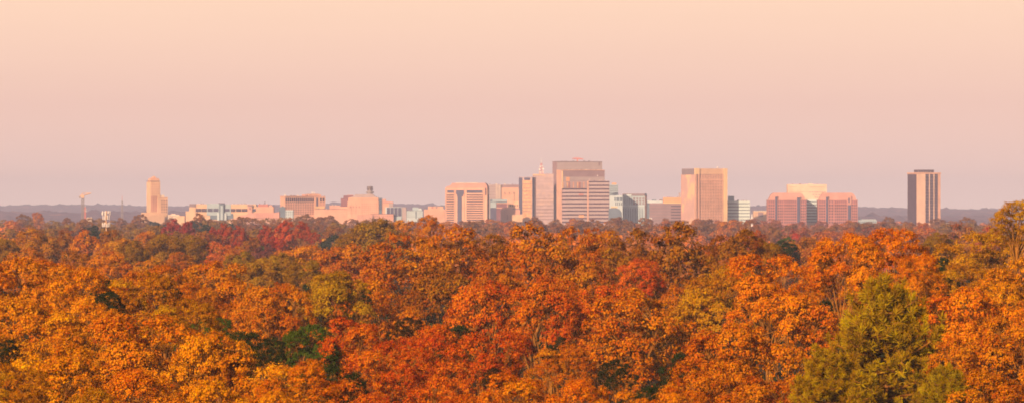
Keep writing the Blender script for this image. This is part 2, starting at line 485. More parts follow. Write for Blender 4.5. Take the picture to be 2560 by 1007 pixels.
# ------------------------------------------------------------------ trees placed one by one
G_LF = 'golden trees in the left foreground'
G_CF = 'orange and red trees in the central foreground'
G_RF = 'orange and gold trees in the right foreground'
G_CB = 'tall rust trees on the central ridge'
G_LM = 'trees in the middle distance on the left'
G_RM = 'trees in the middle distance on the right'
G_DK = 'dark green trees in the gaps'
T = [
 # px, ytop, width, D, kind, colour, label, group
 # --- bottom and left foreground
 (30, 628, 210, 560, 'broad', (.70, .190, .0013), 'bright orange leafy tree cut by the left edge, highest of the left foreground', G_LF),
 (135, 640, 150, 590, 'broad', ORANGE, 'orange tree peeking out just behind the highest golden crowns at far left', G_LF),
 (210, 655, 190, 520, 'broad', GOLD, 'golden tree with ragged top right of the highest crown at far left', G_LF),
 (345, 668, 170, 520, 'broad', YOLIVE, 'yellow olive tree between two dark gaps in the left foreground', G_LF),
 (60, 728, 250, 460, 'broad', GOLD, 'broad golden crown filling the left edge at mid height', G_LF),
 (205, 745, 190, 440, 'broad', GOLD, 'golden crown below the ragged topped golden tree near the left edge', G_LF),
 (452, 738, 140, 450, 'broad', YOLIVE, 'narrow yellow gold tree beside the left dark green bush', G_LF),
 (365, 770, 250, 410, 'broad', (.70, .190, .0013), 'amber orange broad crown in the middle of the left foreground', G_LF),
 (520, 815, 190, 380, 'vase', GOLD, 'golden tree with pale forked limbs showing in the left foreground', G_LF),
 (130, 850, 270, 370, 'broad', GOLD, 'large golden crown near the bottom left corner', G_LF),
 (20, 900, 160, 350, 'broad', YOLIVE, 'yellow olive crown in the very bottom left corner', G_LF),
 (335, 905, 230, 350, 'broad', (.70, .190, .0013), 'amber crown along the bottom edge right of the bottom left corner crown', G_LF),
 (625, 868, 230, 380, 'broad', GOLD, 'round golden crown left of the red orange trees in the foreground', G_LF),
 (545, 935, 200, 330, 'broad', GOLD, 'golden crown on the bottom edge below the pale forked limbs', G_LF),
 (745, 888, 170, 360, 'broad', (.70, .190, .0013), 'amber orange crown beside the dark green gap at the bottom', G_LF),
 (240, 960, 150, 320, 'broad', YOLIVE, 'low olive gold crown top on the bottom edge at left', G_LF),
 (700, 965, 150, 325, 'broad', GOLD, 'low golden crown top on the bottom edge near the dark gap', G_LF),
 # --- behind the left foreground
 (420, 652, 190, 640, 'broad', RUST, 'rust orange tree right of the yellow olive tree between the dark gaps', G_LM),
 (545, 640, 175, 680, 'vase', RUST, 'bright rust tree with slim pale trunk behind the left foreground', G_LM),
 (620, 690, 200, 600, 'broad', RUST, 'rust orange tree left of centre above the dark green bushes', G_LM),
 (700, 696, 170, 590, 'vase', RUST, 'rust tree with fine limbs beside the olive yellow dome tree', G_LM),
 (835, 668, 165, 620, 'vase', (.42, .215, .002), 'olive yellow dome tree with pale forking trunk left of centre', G_LM),
 (500, 700, 120, 560, 'broad', RUST, 'small rust crown squeezed between golden crowns and the bright rust tree', G_LM),
 # --- dark greens
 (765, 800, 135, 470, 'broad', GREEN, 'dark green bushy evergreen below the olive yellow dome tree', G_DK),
 (620, 818, 150, 485, 'broad', (.05,.06,.008), 'shadowy dark green tree left of the bushy evergreen', G_DK),  # plain tree in a very dark green leaf colour
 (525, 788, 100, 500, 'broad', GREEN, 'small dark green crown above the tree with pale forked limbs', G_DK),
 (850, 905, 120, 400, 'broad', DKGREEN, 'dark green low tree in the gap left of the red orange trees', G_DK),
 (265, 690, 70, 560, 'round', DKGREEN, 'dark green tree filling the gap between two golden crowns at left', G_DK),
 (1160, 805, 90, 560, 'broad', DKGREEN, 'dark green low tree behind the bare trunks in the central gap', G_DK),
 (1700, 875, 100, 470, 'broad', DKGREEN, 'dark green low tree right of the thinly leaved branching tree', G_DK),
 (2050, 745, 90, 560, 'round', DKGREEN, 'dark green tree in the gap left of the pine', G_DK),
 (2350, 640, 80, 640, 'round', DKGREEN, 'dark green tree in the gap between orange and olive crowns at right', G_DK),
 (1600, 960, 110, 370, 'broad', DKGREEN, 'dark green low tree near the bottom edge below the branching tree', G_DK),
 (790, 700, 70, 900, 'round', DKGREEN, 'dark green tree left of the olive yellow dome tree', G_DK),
 # --- central foreground
 (885, 782, 180, 470, 'broad', REDOR, 'red orange tree right of the bushy evergreen', G_CF),
 (1065, 800, 170, 470, 'broad', REDOR, 'deep red orange tree below the central ridge on its left', G_CF),
 (965, 845, 190, 430, 'broad', REDOR, 'broad red orange crown left of the central dark gap', G_CF),
 (895, 940, 190, 360, 'broad', REDOR, 'red orange crown on the bottom edge right of the dark green gap', G_CF),
 (1060, 930, 190, 370, 'broad', REDOR, 'scarlet tinged crown on the bottom edge left of the bright orange pair', G_CF),
 (960, 690, 190, 660, 'broad', RUST, 'orange tree in front of the left end of the central ridge', G_CF),
 (1215, 688, 210, 570, 'vase', REDOR, 'red orange tree above the two bare trunks near the centre', G_CF),
 (1370, 680, 190, 560, 'vase', (.60, .115, .002), 'orange tree with a straight pale trunk and one level branch', G_CF),
 (1215, 815, 190, 450, 'broad', REDOR, 'fiery crown below the central dark gap', G_CF),
 (1500, 700, 200, 590, 'vase', REDOR, 'red orange tree right of the tree with one level branch', G_CF),
 (1400, 850, 130, 470, 'broad', RUST, 'small rust crown at the foot of the straight pale trunk', G_CF),
 (1285, 922, 190, 350, 'broad', ORANGE, 'bright orange crown on the bottom edge, left one of the bright pair', G_CF),
 (1450, 935, 170, 345, 'broad', ORANGE, 'bright orange crown on the bottom edge, right one of the bright pair', G_CF),
 (1575, 972, 110, 330, 'broad', ORANGE, 'small orange crown top on the bottom edge right of the bright pair', G_CF),
 (1150, 975, 120, 330, 'broad', REDOR, 'low red crown top on the bottom edge left of the bright pair', G_CF),
 (1600, 705, 290, 500, 'sparse', RUST, 'thinly leaved spreading tree with many pale bare branches', G_CF),
 (1600, 640, 115, 690, 'vase', (.64, .100, .010), 'red topped sparse tree in front of the brown dome tree', G_CF),
 (1690, 745, 150, 600, 'broad', YOLIVE, 'gold olive crown right of the thinly leaved spreading tree', G_CF),
 (1725, 690, 130, 640, 'broad', RUST, 'rust crown below the brown dome tree with fan limbs', G_CF),
 (1800, 650, 190, 600, 'broad', YOLIVE, 'soft gold olive tree left of the bright orange tree', G_CF),
 (1925, 622, 190, 520, 'broad', ORANGE, 'bright orange tree with large glowing leaves right of centre', G_CF),
 (1990, 712, 210, 490, 'vase', ORANGE, 'orange tree with open limbs left of the pine top', G_CF),
 (1855, 790, 240, 430, 'broad', RUST, 'big rust crown left of the pine in the right foreground', G_CF),
 (1760, 885, 200, 390, 'broad', RUST, 'rust crown on the bottom edge right of the dark low tree', G_CF),
 (1690, 960, 130, 340, 'broad', ORANGE, 'low amber crown top on the bottom edge left of the pines', G_CF),
 (1900, 930, 190, 370, 'broad', RUST, 'rust crown on the bottom edge touching the lower pine', G_CF),
 # --- central ridge
 (1075, 533, 56, 1150, 'broad', ORANGE, 'small orange treetop rising before the cream block left of the banded office tower', G_CB),
 (1010, 572, 210, 820, 'broad', RUST, 'broad rust tree at the left end of the central ridge', G_CB),
 (1145, 552, 190, 780, 'vase', RUST, 'tall rust tree in front of the banded rose office tower', G_CB),
 (1235, 580, 120, 860, 'broad', BROWN, 'brown crown between the two tallest rust trees of the ridge', G_CB),
 (1335, 545, 210, 760, 'vase', RUST, 'tall red tinged rust tree below the ornate roof mast', G_CB),
 (1440, 560, 150, 800, 'vase', RUST, 'rust tree with upright limbs below the striped twin slabs', G_CB),
 (1500, 562, 120, 830, 'broad', RUST, 'rust tree below the right end of the striped slabs', G_CB),
 (1575, 565, 160, 820, 'vase', BROWN, 'brown gold tree left of the brown dome tree', G_CB),
 (1695, 547, 230, 770, 'vase', BROWN, 'large brown dome tree with fan shaped limbs', G_CB),
 (1850, 568, 160, 860, 'round', BROWN, 'brown olive dome tree below the white striped office block', G_CB),
 (1915, 600, 90, 900, 'round', OLIVE, 'small olive dome tree on the right shoulder of the ridge', G_CB),
 (1240, 640, 150, 700, 'vase', RUST, 'rust tree with thin pale limbs in front of the ridge centre', G_CB),
 (1450, 640, 170, 700, 'vase', RUST, 'rust brown tree with long slanting pale limbs below the ridge', G_CB),
 (1090, 650, 190, 720, 'vase', BROWN, 'brown orange tree with long pale trunk below the left ridge', G_CB),
 # --- right foreground
 (2105, 573, 150, 500, 'vase', ORANGE, 'bright orange tree above the pine, left of its twin', G_RF),
 (2240, 558, 170, 500, 'broad', ORANGE, 'bright orange tree above the pine, right of its twin', G_RF),
 (2285, 632, 110, 490, 'broad', ORANGE, 'lower orange crown clinging to the right of the bright twins', G_RF),
 (2170, 665, 130, 540, 'vase', RUST, 'rust crown between the bright twin trees and the pine top', G_RF),
 (2400, 572, 190, 640, 'broad', YOLIVE, 'gold olive tree below the lone tower at right', G_RF),
 (2490, 575, 110, 660, 'broad', YOLIVE, 'gold olive tree between the lone tower and the tallest tree', G_RF),
 (2545, 494, 115, 500, 'sparse', (.50, .23, .002), 'tallest tree, gold olive, rising above the horizon at the right edge', G_RF),
 (2395, 650, 150, 580, 'broad', YOLIVE, 'soft olive gold crown right of the dark gap at right', G_RF),
 (2545, 635, 170, 470, 'broad', GOLD, 'golden crown below the tallest tree at the right edge', G_RF),
 (2430, 700, 230, 440, 'broad', ORANGE, 'large amber crown right of the pine', G_RF),
 (2540, 770, 200, 400, 'vase', RUST, 'rust tree with pale inner limbs at the right edge', G_RF),
 (2395, 830, 170, 400, 'vase', RUST, 'rust crown with bare twigs touching the right side of the pine', G_RF),
 (2480, 910, 220, 350, 'broad', RUST, 'rust crown in the bottom right corner', G_RF),
 (2330, 720, 110, 520, 'broad', BROWN, 'shaded brown crown tucked behind the right side of the pine', G_RF),
 (2205, 716, 430, 380, 'pine', PINE, 'big yellow green pine in the right foreground', 'pines in the right foreground'),
 (2065, 872, 270, 345, 'pine', PINE, 'lower yellow green pine on the bottom edge left of the big pine', 'pines in the right foreground'),
 (2360, 925, 220, 350, 'pine', PINE, 'low yellow green pine on the bottom edge right of the big pine', 'pines in the right foreground'),
 # --- middle distance left
 (10, 592, 70, 1500, 'round', OLIVE, 'olive dome tree at the left edge in the middle distance', G_LM),
 (85, 567, 120, 1600, 'round', (.52, .19, .002), 'large amber dome tree near the left edge in the middle distance', G_LM),
 (160, 575, 60, 1750, 'round', BROWN, 'brown crown just right of the large amber dome', G_LM),
 (75, 612, 120, 1150, 'broad', (.60, .185, .002), 'orange tree just behind the highest crown at far left', G_LM),
 (190, 618, 110, 1100, 'broad', (.50, .155, .002), 'rust orange tree behind the ragged topped golden tree', G_LM),
 (285, 622, 100, 1050, 'broad', ORANGE, 'orange tree behind the dark gap at left in the middle distance', G_LM),
 (215, 571, 86, 1700, 'round', ORANGE, 'warm orange dome left of the cellular mast', G_LM),
 (275, 572, 64, 1750, 'round', BROWN, 'dark brown round crown at the foot of the cellular mast', G_LM),
 (300, 592, 110, 1450, 'round', GOLD, 'brown gold dome below the cellular mast', G_LM),
 (365, 573, 66, 1800, 'broad', (.7, .2, .015), 'vivid orange crown below the stepped cream tower', G_LM),
 (330, 598, 70, 1400, 'round', OLIVE, 'small olive dome right of the brown gold dome', G_LM),
 (415, 580, 110, 1500, 'round', OLIVE, 'big olive brown dome below the crimson trees', G_LM),
 (480, 584, 90, 1550, 'round', OLIVE, 'olive brown dome right of the bigger one below the crimson trees', G_LM),
 (380, 640, 110, 1100, 'round', GOLD, 'amber dome in front of the olive domes at left', G_LM),
 (440, 625, 70, 1250, 'broad', RUST, 'small rust crown below the olive brown domes', G_LM),
 (545, 598, 90, 1550, 'broad', (.72, .14, .02), 'flame orange low tree right of the olive domes', G_LM),
 (590, 612, 66, 1500, 'broad', RUST, 'rust crown at the right shoulder of the flame orange tree', G_LM),
 (605, 625, 90, 1250, 'round', (.36, .185, .002), 'olive gold dome below the flame orange tree', G_LM),
 (665, 640, 110, 1100, 'round', (.42, .205, .002), 'gold olive dome behind the rust trees left of centre', G_LM),
 (630, 590, 50, 1900, 'round', BROWN, 'small brown crown between the two red groves', G_LM),
 (660, 605, 60, 1700, 'round', (.22, .06, .05), 'dull maroon crown below the left end of the big red grove', G_LM),
 (760, 606, 150, 1300, 'round', GOLD, 'amber dome tree below the big red grove', G_LM),
 (870, 605, 190, 1150, 'round', RUST, 'wide amber brown dome left of the central ridge', G_LM),
 (940, 542, 160, 1500, 'round', OLIVE, 'olive dome standing tall below the cream block with the roof lantern', G_LM),
 (880, 575, 90, 1600, 'round', OLIVE, 'olive brown dome at the left shoulder of the tall olive dome', G_LM),
 (700, 628, 90, 1200, 'round', (.40, .19, .002), 'small gold dome above the rust trees left of centre', G_LM),
 (760, 640, 90, 1000, 'broad', OLIVE, 'olive tree behind the olive yellow dome', G_LM),
 (1010, 546, 70, 1700, 'broad', GOLD, 'pale gold tree right of the tall olive dome', G_LM),
 # --- reds
 (430, 545, 62, 2500, 'upright', CRIM, 'crimson tree below the long hospital block, left of the pair', 'crimson and red trees'),
 (468, 552, 38, 2450, 'upright', CRIM, 'slim crimson tree, right of the pair below the hospital block', 'crimson and red trees'),
 (565, 556, 64, 2200, 'upright', RED, 'red tree in the left red grove, its tallest', 'crimson and red trees'),
 (600, 562, 46, 2150, 'upright', RED, 'red tree on the right of the left red grove', 'crimson and red trees'),
 (532, 566, 36, 2250, 'upright', RED, 'small red tree on the left of the left red grove', 'crimson and red trees'),
 (668, 560, 52, 2150, 'upright', RED, 'red tree at the left end of the big red grove', 'crimson and red trees'),
 (712, 549, 62, 2150, 'upright', (.66, .10, .02), 'orange red tree, tallest of the big red grove', 'crimson and red trees'),
 (757, 551, 46, 2100, 'upright', RED, 'pointed scarlet tree in the big red grove', 'crimson and red trees'),
 (690, 585, 56, 1950, 'broad', RED, 'low red crown at the foot of the big red grove', 'crimson and red trees'),
 (785, 578, 30, 2050, 'broad', RED, 'small red crown at the right end of the big red grove', 'crimson and red trees'),
 (1885, 572, 56, 1700, 'broad', REDOR, 'red orange round tree below the left brick twin block', 'crimson and red trees'),
 (1990, 580, 18, 2200, 'broad', (.75, .04, .03), 'tiny vivid red tree below the left brick twin block', 'crimson and red trees'),
 # --- middle distance right
 (1960, 598, 80, 1200, 'round', DKGREEN, 'dark green round tree right of the ridge in the middle distance', G_RM),
 (2010, 588, 150, 1300, 'round', (.50, .16, .02), 'soft orange dome left of the bright twin trees', G_RM),
 (1965, 590, 46, 1900, 'round', GREEN, 'small dark green crown beside the red orange round tree', G_RM),
 (2045, 640, 130, 1000, 'broad', RUST, 'rust tree in front of the soft orange dome', G_RM),
 (2165, 585, 90, 1100, 'round', BROWN, 'brown gold dome between the bright twin trees', G_RM),
 (2345, 578, 80, 1150, 'round', OLIVE, 'olive dome at the foot of the lone tower', G_RM),
 (2400, 556, 110, 1900, 'round', (.40, .13, .03), 'brown orange dome right of the lone tower', G_RM),
 (2465, 562, 80, 1800, 'broad', (.55, .10, .03), 'reddish crown between the lone tower and the tallest tree', G_RM),
]
SHADE_GREEN = (.030, .038, .008); SHADE_BROWN = (.050, .030, .006)
T += [  # dark crowns added to stand for the shade between lit trees
 (168, 778, 62, 486, 'broad', SHADE_BROWN, 'dark brown crown in the gap left of the amber orange broad crown', G_DK),
 (268, 722, 70, 502, 'broad', SHADE_GREEN, 'tall dark green crown in the deep gap right of the ragged golden tree', G_DK),
 (12, 845, 60, 428, 'broad', SHADE_GREEN, 'blackish green crown at the left edge above the corner', G_DK),
 (495, 882, 60, 398, 'broad', SHADE_BROWN, 'dark brown crown behind the pale forked limbs at left', G_DK),
 (672, 842, 70, 449, 'broad', SHADE_GREEN, 'dark green crown above the round golden crown left of the evergreen', G_DK),
 (815, 945, 60, 379, 'broad', SHADE_GREEN, 'blackish green crown at the bottom between amber and red trees', G_DK),
 (905, 710, 46, 652, 'broad', SHADE_GREEN, 'slim dark green crown right of the olive yellow dome', G_DK),
 (1015, 788, 66, 535, 'broad', SHADE_BROWN, 'dark brown crown between two red orange trees left of centre', G_DK),
 (1120, 852, 60, 486, 'broad', SHADE_GREEN, 'dark green crown under the central gap of bare trunks', G_DK),
 (1395, 838, 60, 535, 'broad', SHADE_GREEN, 'dark crown right of the straight pale trunk', G_DK),
 (1545, 895, 70, 449, 'broad', SHADE_GREEN, 'dark green crown under the thinly leaved spreading tree', G_DK),
 (1650, 945, 90, 401, 'broad', SHADE_GREEN, 'wide blackish green crown on the bottom right of the bright pair', G_DK),
 (1722, 848, 54, 470, 'broad', SHADE_BROWN, 'dark brown crown left of the big rust crown', G_DK),
 (1880, 710, 60, 540, 'broad', SHADE_GREEN, 'dark green crown under the bright orange tree with large leaves', G_DK),
 (1965, 782, 46, 502, 'broad', SHADE_BROWN, 'dark brown crown left of the big pine near its shoulder', G_DK),
 (2305, 752, 56, 449, 'broad', SHADE_BROWN, 'dark brown crown hugging the right shoulder of the big pine', G_DK),
 (2345, 682, 60, 535, 'broad', SHADE_GREEN, 'blackish green crown below the dark gap at right', G_DK),
 (2440, 958, 60, 369, 'broad', SHADE_GREEN, 'blackish green crown on the bottom edge near the right corner', G_DK),
 (1235, 915, 50, 428, 'broad', SHADE_BROWN, 'dark brown crown above the left bright orange crown at the bottom', G_DK),
 (430, 710, 44, 599, 'broad', SHADE_GREEN, 'small dark green crown right of the yellow olive tree', G_DK),
]
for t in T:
    nm = 'pine_tree' if t[4] == 'pine' else ('evergreen_or_shade_tree' if t[7] == G_DK else 'autumn_tree')  # the dark group mixes evergreens with crowns added as shade
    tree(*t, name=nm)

# ------------------------------------------------------------------ far trees, one by one, between the middle distance and the town
LAND = [(0, 'the left edge'), (95, 'the far left ridge trees'), (207, 'the tower crane'), (265, 'the cellular mast'), (306, 'the thin lattice mast'),
        (385, 'the stepped cream tower'), (450, 'the low white sheds'), (540, 'the long hospital block'), (650, 'the rose brick annex'),
        (755, 'the gridded hotel block'), (840, 'the long pale block'), (908, 'the cream block with the lantern'), (985, 'the four panel glass block'),
        (1040, 'the pale teal block'), (1165, 'the banded rose office tower'), (1265, 'the maroon and cream blocks'), (1320, 'the gold glass tower'),
        (1390, 'the tall taupe tower'), (1465, 'the striped twin slabs'), (1545, 'the teal office block'), (1590, 'the pilastered teal block'),
        (1665, 'the brown banded block'), (1762, 'the ribbed peach tower'), (1845, 'the white striped block'), (1900, 'the small cream block'),
        (1967, 'the left brick twin'), (2030, 'the white slab between the brick twins'), (2095, 'the right brick twin'), (2170, 'the low aqua block'),
        (2235, 'the gap before the lone tower'), (2312, 'the lone tower'), (2410, 'the hills right of the lone tower'), (2500, 'the tallest tree')]


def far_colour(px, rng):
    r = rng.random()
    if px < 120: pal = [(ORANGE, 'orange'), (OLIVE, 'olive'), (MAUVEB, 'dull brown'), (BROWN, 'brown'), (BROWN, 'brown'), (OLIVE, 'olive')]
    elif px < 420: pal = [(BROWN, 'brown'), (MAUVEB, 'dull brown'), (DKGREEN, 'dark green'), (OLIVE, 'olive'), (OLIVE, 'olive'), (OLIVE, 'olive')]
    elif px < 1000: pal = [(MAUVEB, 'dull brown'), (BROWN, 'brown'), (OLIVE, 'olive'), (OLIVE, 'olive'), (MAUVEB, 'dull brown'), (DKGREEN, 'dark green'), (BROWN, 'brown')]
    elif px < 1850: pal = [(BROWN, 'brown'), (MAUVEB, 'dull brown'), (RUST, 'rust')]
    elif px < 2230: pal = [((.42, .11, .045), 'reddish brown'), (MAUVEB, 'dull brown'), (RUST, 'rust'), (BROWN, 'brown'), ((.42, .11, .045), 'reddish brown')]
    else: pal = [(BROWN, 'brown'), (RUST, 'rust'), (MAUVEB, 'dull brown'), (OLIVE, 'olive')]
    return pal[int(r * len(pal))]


rng = random.Random(11)
far = []
# (row, depth, baseline y of tops, spacing px, words)
for row, D, y0, step, sx in (('back row', 4700, 545, 46, 58), ('second row', 3700, 552, 52, 66), ('third row', 2900, 562, 58, 78), ('fourth row', 2300, 576, 76, 100)):
    x = -20 + rng.uniform(0, step)
    while x < 2590:
        if 1000 < x < 1900 and D < 3500:
            x += step; continue
        yy = y0 + rng.uniform(-6, 7)
        if x < 700: yy += 1
        if 2180 < x < 2260 and row == 'back row': yy -= 4
        if x > 1900: yy += 5
        if 1380 < x < 1700 and row == 'back row': yy += 0
        if (790 < x < 850 or 600 < x < 640) and row in ('fourth row',): yy += 8
        c, w = far_colour(x, rng)
        far.append([x, yy, sx * rng.uniform(.8, 1.3), D * rng.uniform(.94, 1.06), rng.choice(['round', 'round', 'broad', 'upright']), c, w, row])
        x += step * rng.uniform(.75, 1.25)
# particular far trees that stand out in the photograph
far += [[1460, 547, 62, 4300, 'round', MAUVEB, 'mauve brown', 'lone crown'], [1545, 541, 70, 4200, 'round', MAUVEB, 'mauve brown', 'lone crown'],
        [500, 531, 46, 4000, 'round', BROWN, 'dark topped brown', 'lone crown'], [600, 540, 40, 4200, 'round', BROWN, 'brown', 'lone crown'],
        [760, 533, 50, 4300, 'round', MAUVEB, 'mauve brown', 'lone crown'], [820, 537, 60, 4300, 'round', MAUVEB, 'mauve brown', 'lone crown'],
        [1770, 546, 70, 4300, 'round', MAUVEB, 'mauve brown', 'lone crown'], [2222, 540, 34, 4600, 'round', MAUVEB, 'mauve brown', 'lone crown'],
        [2420, 540, 46, 4400, 'round', MAUVEB, 'mauve brown', 'lone crown'], [95, 529, 40, 4600, 'upright', RUST, 'rust', 'lone crown'],
        [60, 533, 40, 4500, 'round', MAUVEB, 'mauve brown', 'lone crown'], [350, 533, 40, 4500, 'round', MAUVEB, 'brown', 'lone crown'],
        [720, 543, 40, 4100, 'round', RUST, 'rust', 'lone crown'], [1830, 548, 40, 4400, 'round', MAUVEB, 'mauve brown', 'lone crown'],
        [2130, 548, 60, 4300, 'round', RUST, 'rust', 'lone crown'], [1930, 545, 60, 4300, 'round', (.42, .11, .045), 'reddish brown', 'lone crown']]
ROWW = {'back row': 'in the farthest row of trees', 'second row': 'in the second farthest row of trees', 'third row': 'in the third row of far trees', 'fourth row': 'in the nearest row of far trees', 'lone crown': 'rising against the buildings'}
bykey = {}
for f in far:
    lx, lw = min(LAND, key=lambda l: abs(l[0] - f[0]))
    f.append(lw)
    bykey.setdefault((f[6], f[7], lw), []).append(f)
ORD = ['leftmost', 'second', 'third', 'fourth', 'fifth']
for (w, row, lw), lst in bykey.items():
    lst.sort(key=lambda f: f[0])
    for i, f in enumerate(lst):
        side = '' if len(lst) == 1 else (ORD[i] + ' ' if i < len(lst) - 1 else 'rightmost ')
        f.append(f'{side}{w} tree {ROWW[row].replace("the ", "", 1) if False else ROWW[row]} by {lw}')
for f in far:
    lab = f[9]
    if len(lab.split()) > 16: lab = lab.replace('in the second farthest row of trees', 'in the second farthest row').replace('in the farthest row of trees', 'in the farthest row').replace('in the third row of far trees', 'in the third row').replace('in the nearest row of far trees', 'in the nearest far row')
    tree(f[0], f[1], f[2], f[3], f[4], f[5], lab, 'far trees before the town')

# ------------------------------------------------------------------ woodland nobody could count
def mass(name, label, spots, leaf, nleaf, zlo=None):
    """spots: x, y, top z, radius, colour"""
    r = np.random.default_rng(5)
    Vs = []; Qs = []; lf = []; cc = []; o = 0
    for (x, y, zt, rad, col) in spots:
        hz = rad * r.uniform(.8, 1.2) if zlo is None else (zt - zlo) * .5
        d = unit(r.normal(size=(nleaf, 3))); d[:, 2] = np.abs(d[:, 2]) * 1.1 - .15
        bump = 1 + .16 * np.sin(d[:, 0] * 5 + x) * np.cos(d[:, 1] * 6 + y)
        P = np.array([x, y, zt - hz]) + d * np.array([rad, rad, hz]) * bump[:, None] * r.uniform(.82, 1.0, (nleaf, 1))
        L = leaf * r.uniform(.6, 1.4, nleaf)
        V, Q = leaves(P, unit(d * .8 + r.normal(size=(nleaf, 3)) * .5), L, L * .75, r)
        Vs.append(V); Qs.append(Q + o); o += len(V)
        lf.append(r.uniform(0, 1, nleaf)); c = np.ones((nleaf, 4)); c[:, :3] = col; cc.append(c)
    me = mesh_quads(name, np.concatenate(Vs), np.concatenate(Qs), M['mass'], {'leaf': np.concatenate(lf)}, np.concatenate(cc))
    o_ = link(bpy.data.objects.new(name, me))
    o_['kind'] = 'stuff'; o_['label'] = label; o_['category'] = 'woodland'
    return o_


# low dark growth under the near trees
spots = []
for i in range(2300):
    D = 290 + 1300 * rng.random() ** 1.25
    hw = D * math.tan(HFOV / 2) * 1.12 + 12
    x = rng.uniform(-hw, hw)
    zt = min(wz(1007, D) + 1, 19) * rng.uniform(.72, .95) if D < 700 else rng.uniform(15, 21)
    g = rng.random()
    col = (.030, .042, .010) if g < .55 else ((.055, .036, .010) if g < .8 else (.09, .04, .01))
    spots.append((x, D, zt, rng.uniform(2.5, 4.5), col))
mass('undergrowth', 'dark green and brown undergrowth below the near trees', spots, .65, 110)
# the canopy between the rows of the far wood and round the town
spots = []
for i in range(2200):
    D = 1500 + 5900 * rng.random()
    hw = D * math.tan(HFOV / 2) * 1.15 + 20
    x = rng.uniform(-hw, hw)
    if D > 5600 and rng.random() < .3: continue
    zt = rng.uniform(18, 24.5)
    px = x / (K * D) + 1280
    c, _ = far_colour(px, rng)
    spots.append((x, D, zt, rng.uniform(5, 8), c))
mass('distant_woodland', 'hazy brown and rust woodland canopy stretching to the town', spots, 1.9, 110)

# the wood goes on to both sides of the view
spots = []
rf = random.Random(4)
for i in range(420):
    D = 300 + 1100 * rf.random() ** 1.2
    rad = rf.uniform(3.6, 5.2)
    x = (D * math.tan(HFOV / 2) + rad + 2 + 55 * rf.random()) * rf.choice((-1, 1))
    spots.append((x, D, rf.uniform(24.5, 29.5), rad, rf.choice([GOLD, ORANGE, RUST, YOLIVE, BROWN])))
mass('flanking_woodland', 'orange and gold woodland continuing beyond both sides of the view', spots, .55, 1100)
# ------------------------------------------------------------------ buildings
_cube = {}
RR = random.Random(21)


def cube(mat):
    if mat not in _cube:
        V = [(0, 0, 0), (1, 0, 0), (1, 1, 0), (0, 1, 0), (0, 0, 1), (1, 0, 1), (1, 1, 1), (0, 1, 1)]
        Q = [(0, 3, 2, 1), (4, 5, 6, 7), (0, 1, 5, 4), (1, 2, 6, 5), (2, 3, 7, 6), (3, 0, 4, 7)]
        _cube[mat] = mesh_quads('block_' + mat, V, Q, M[mat])
    return _cube[mat]


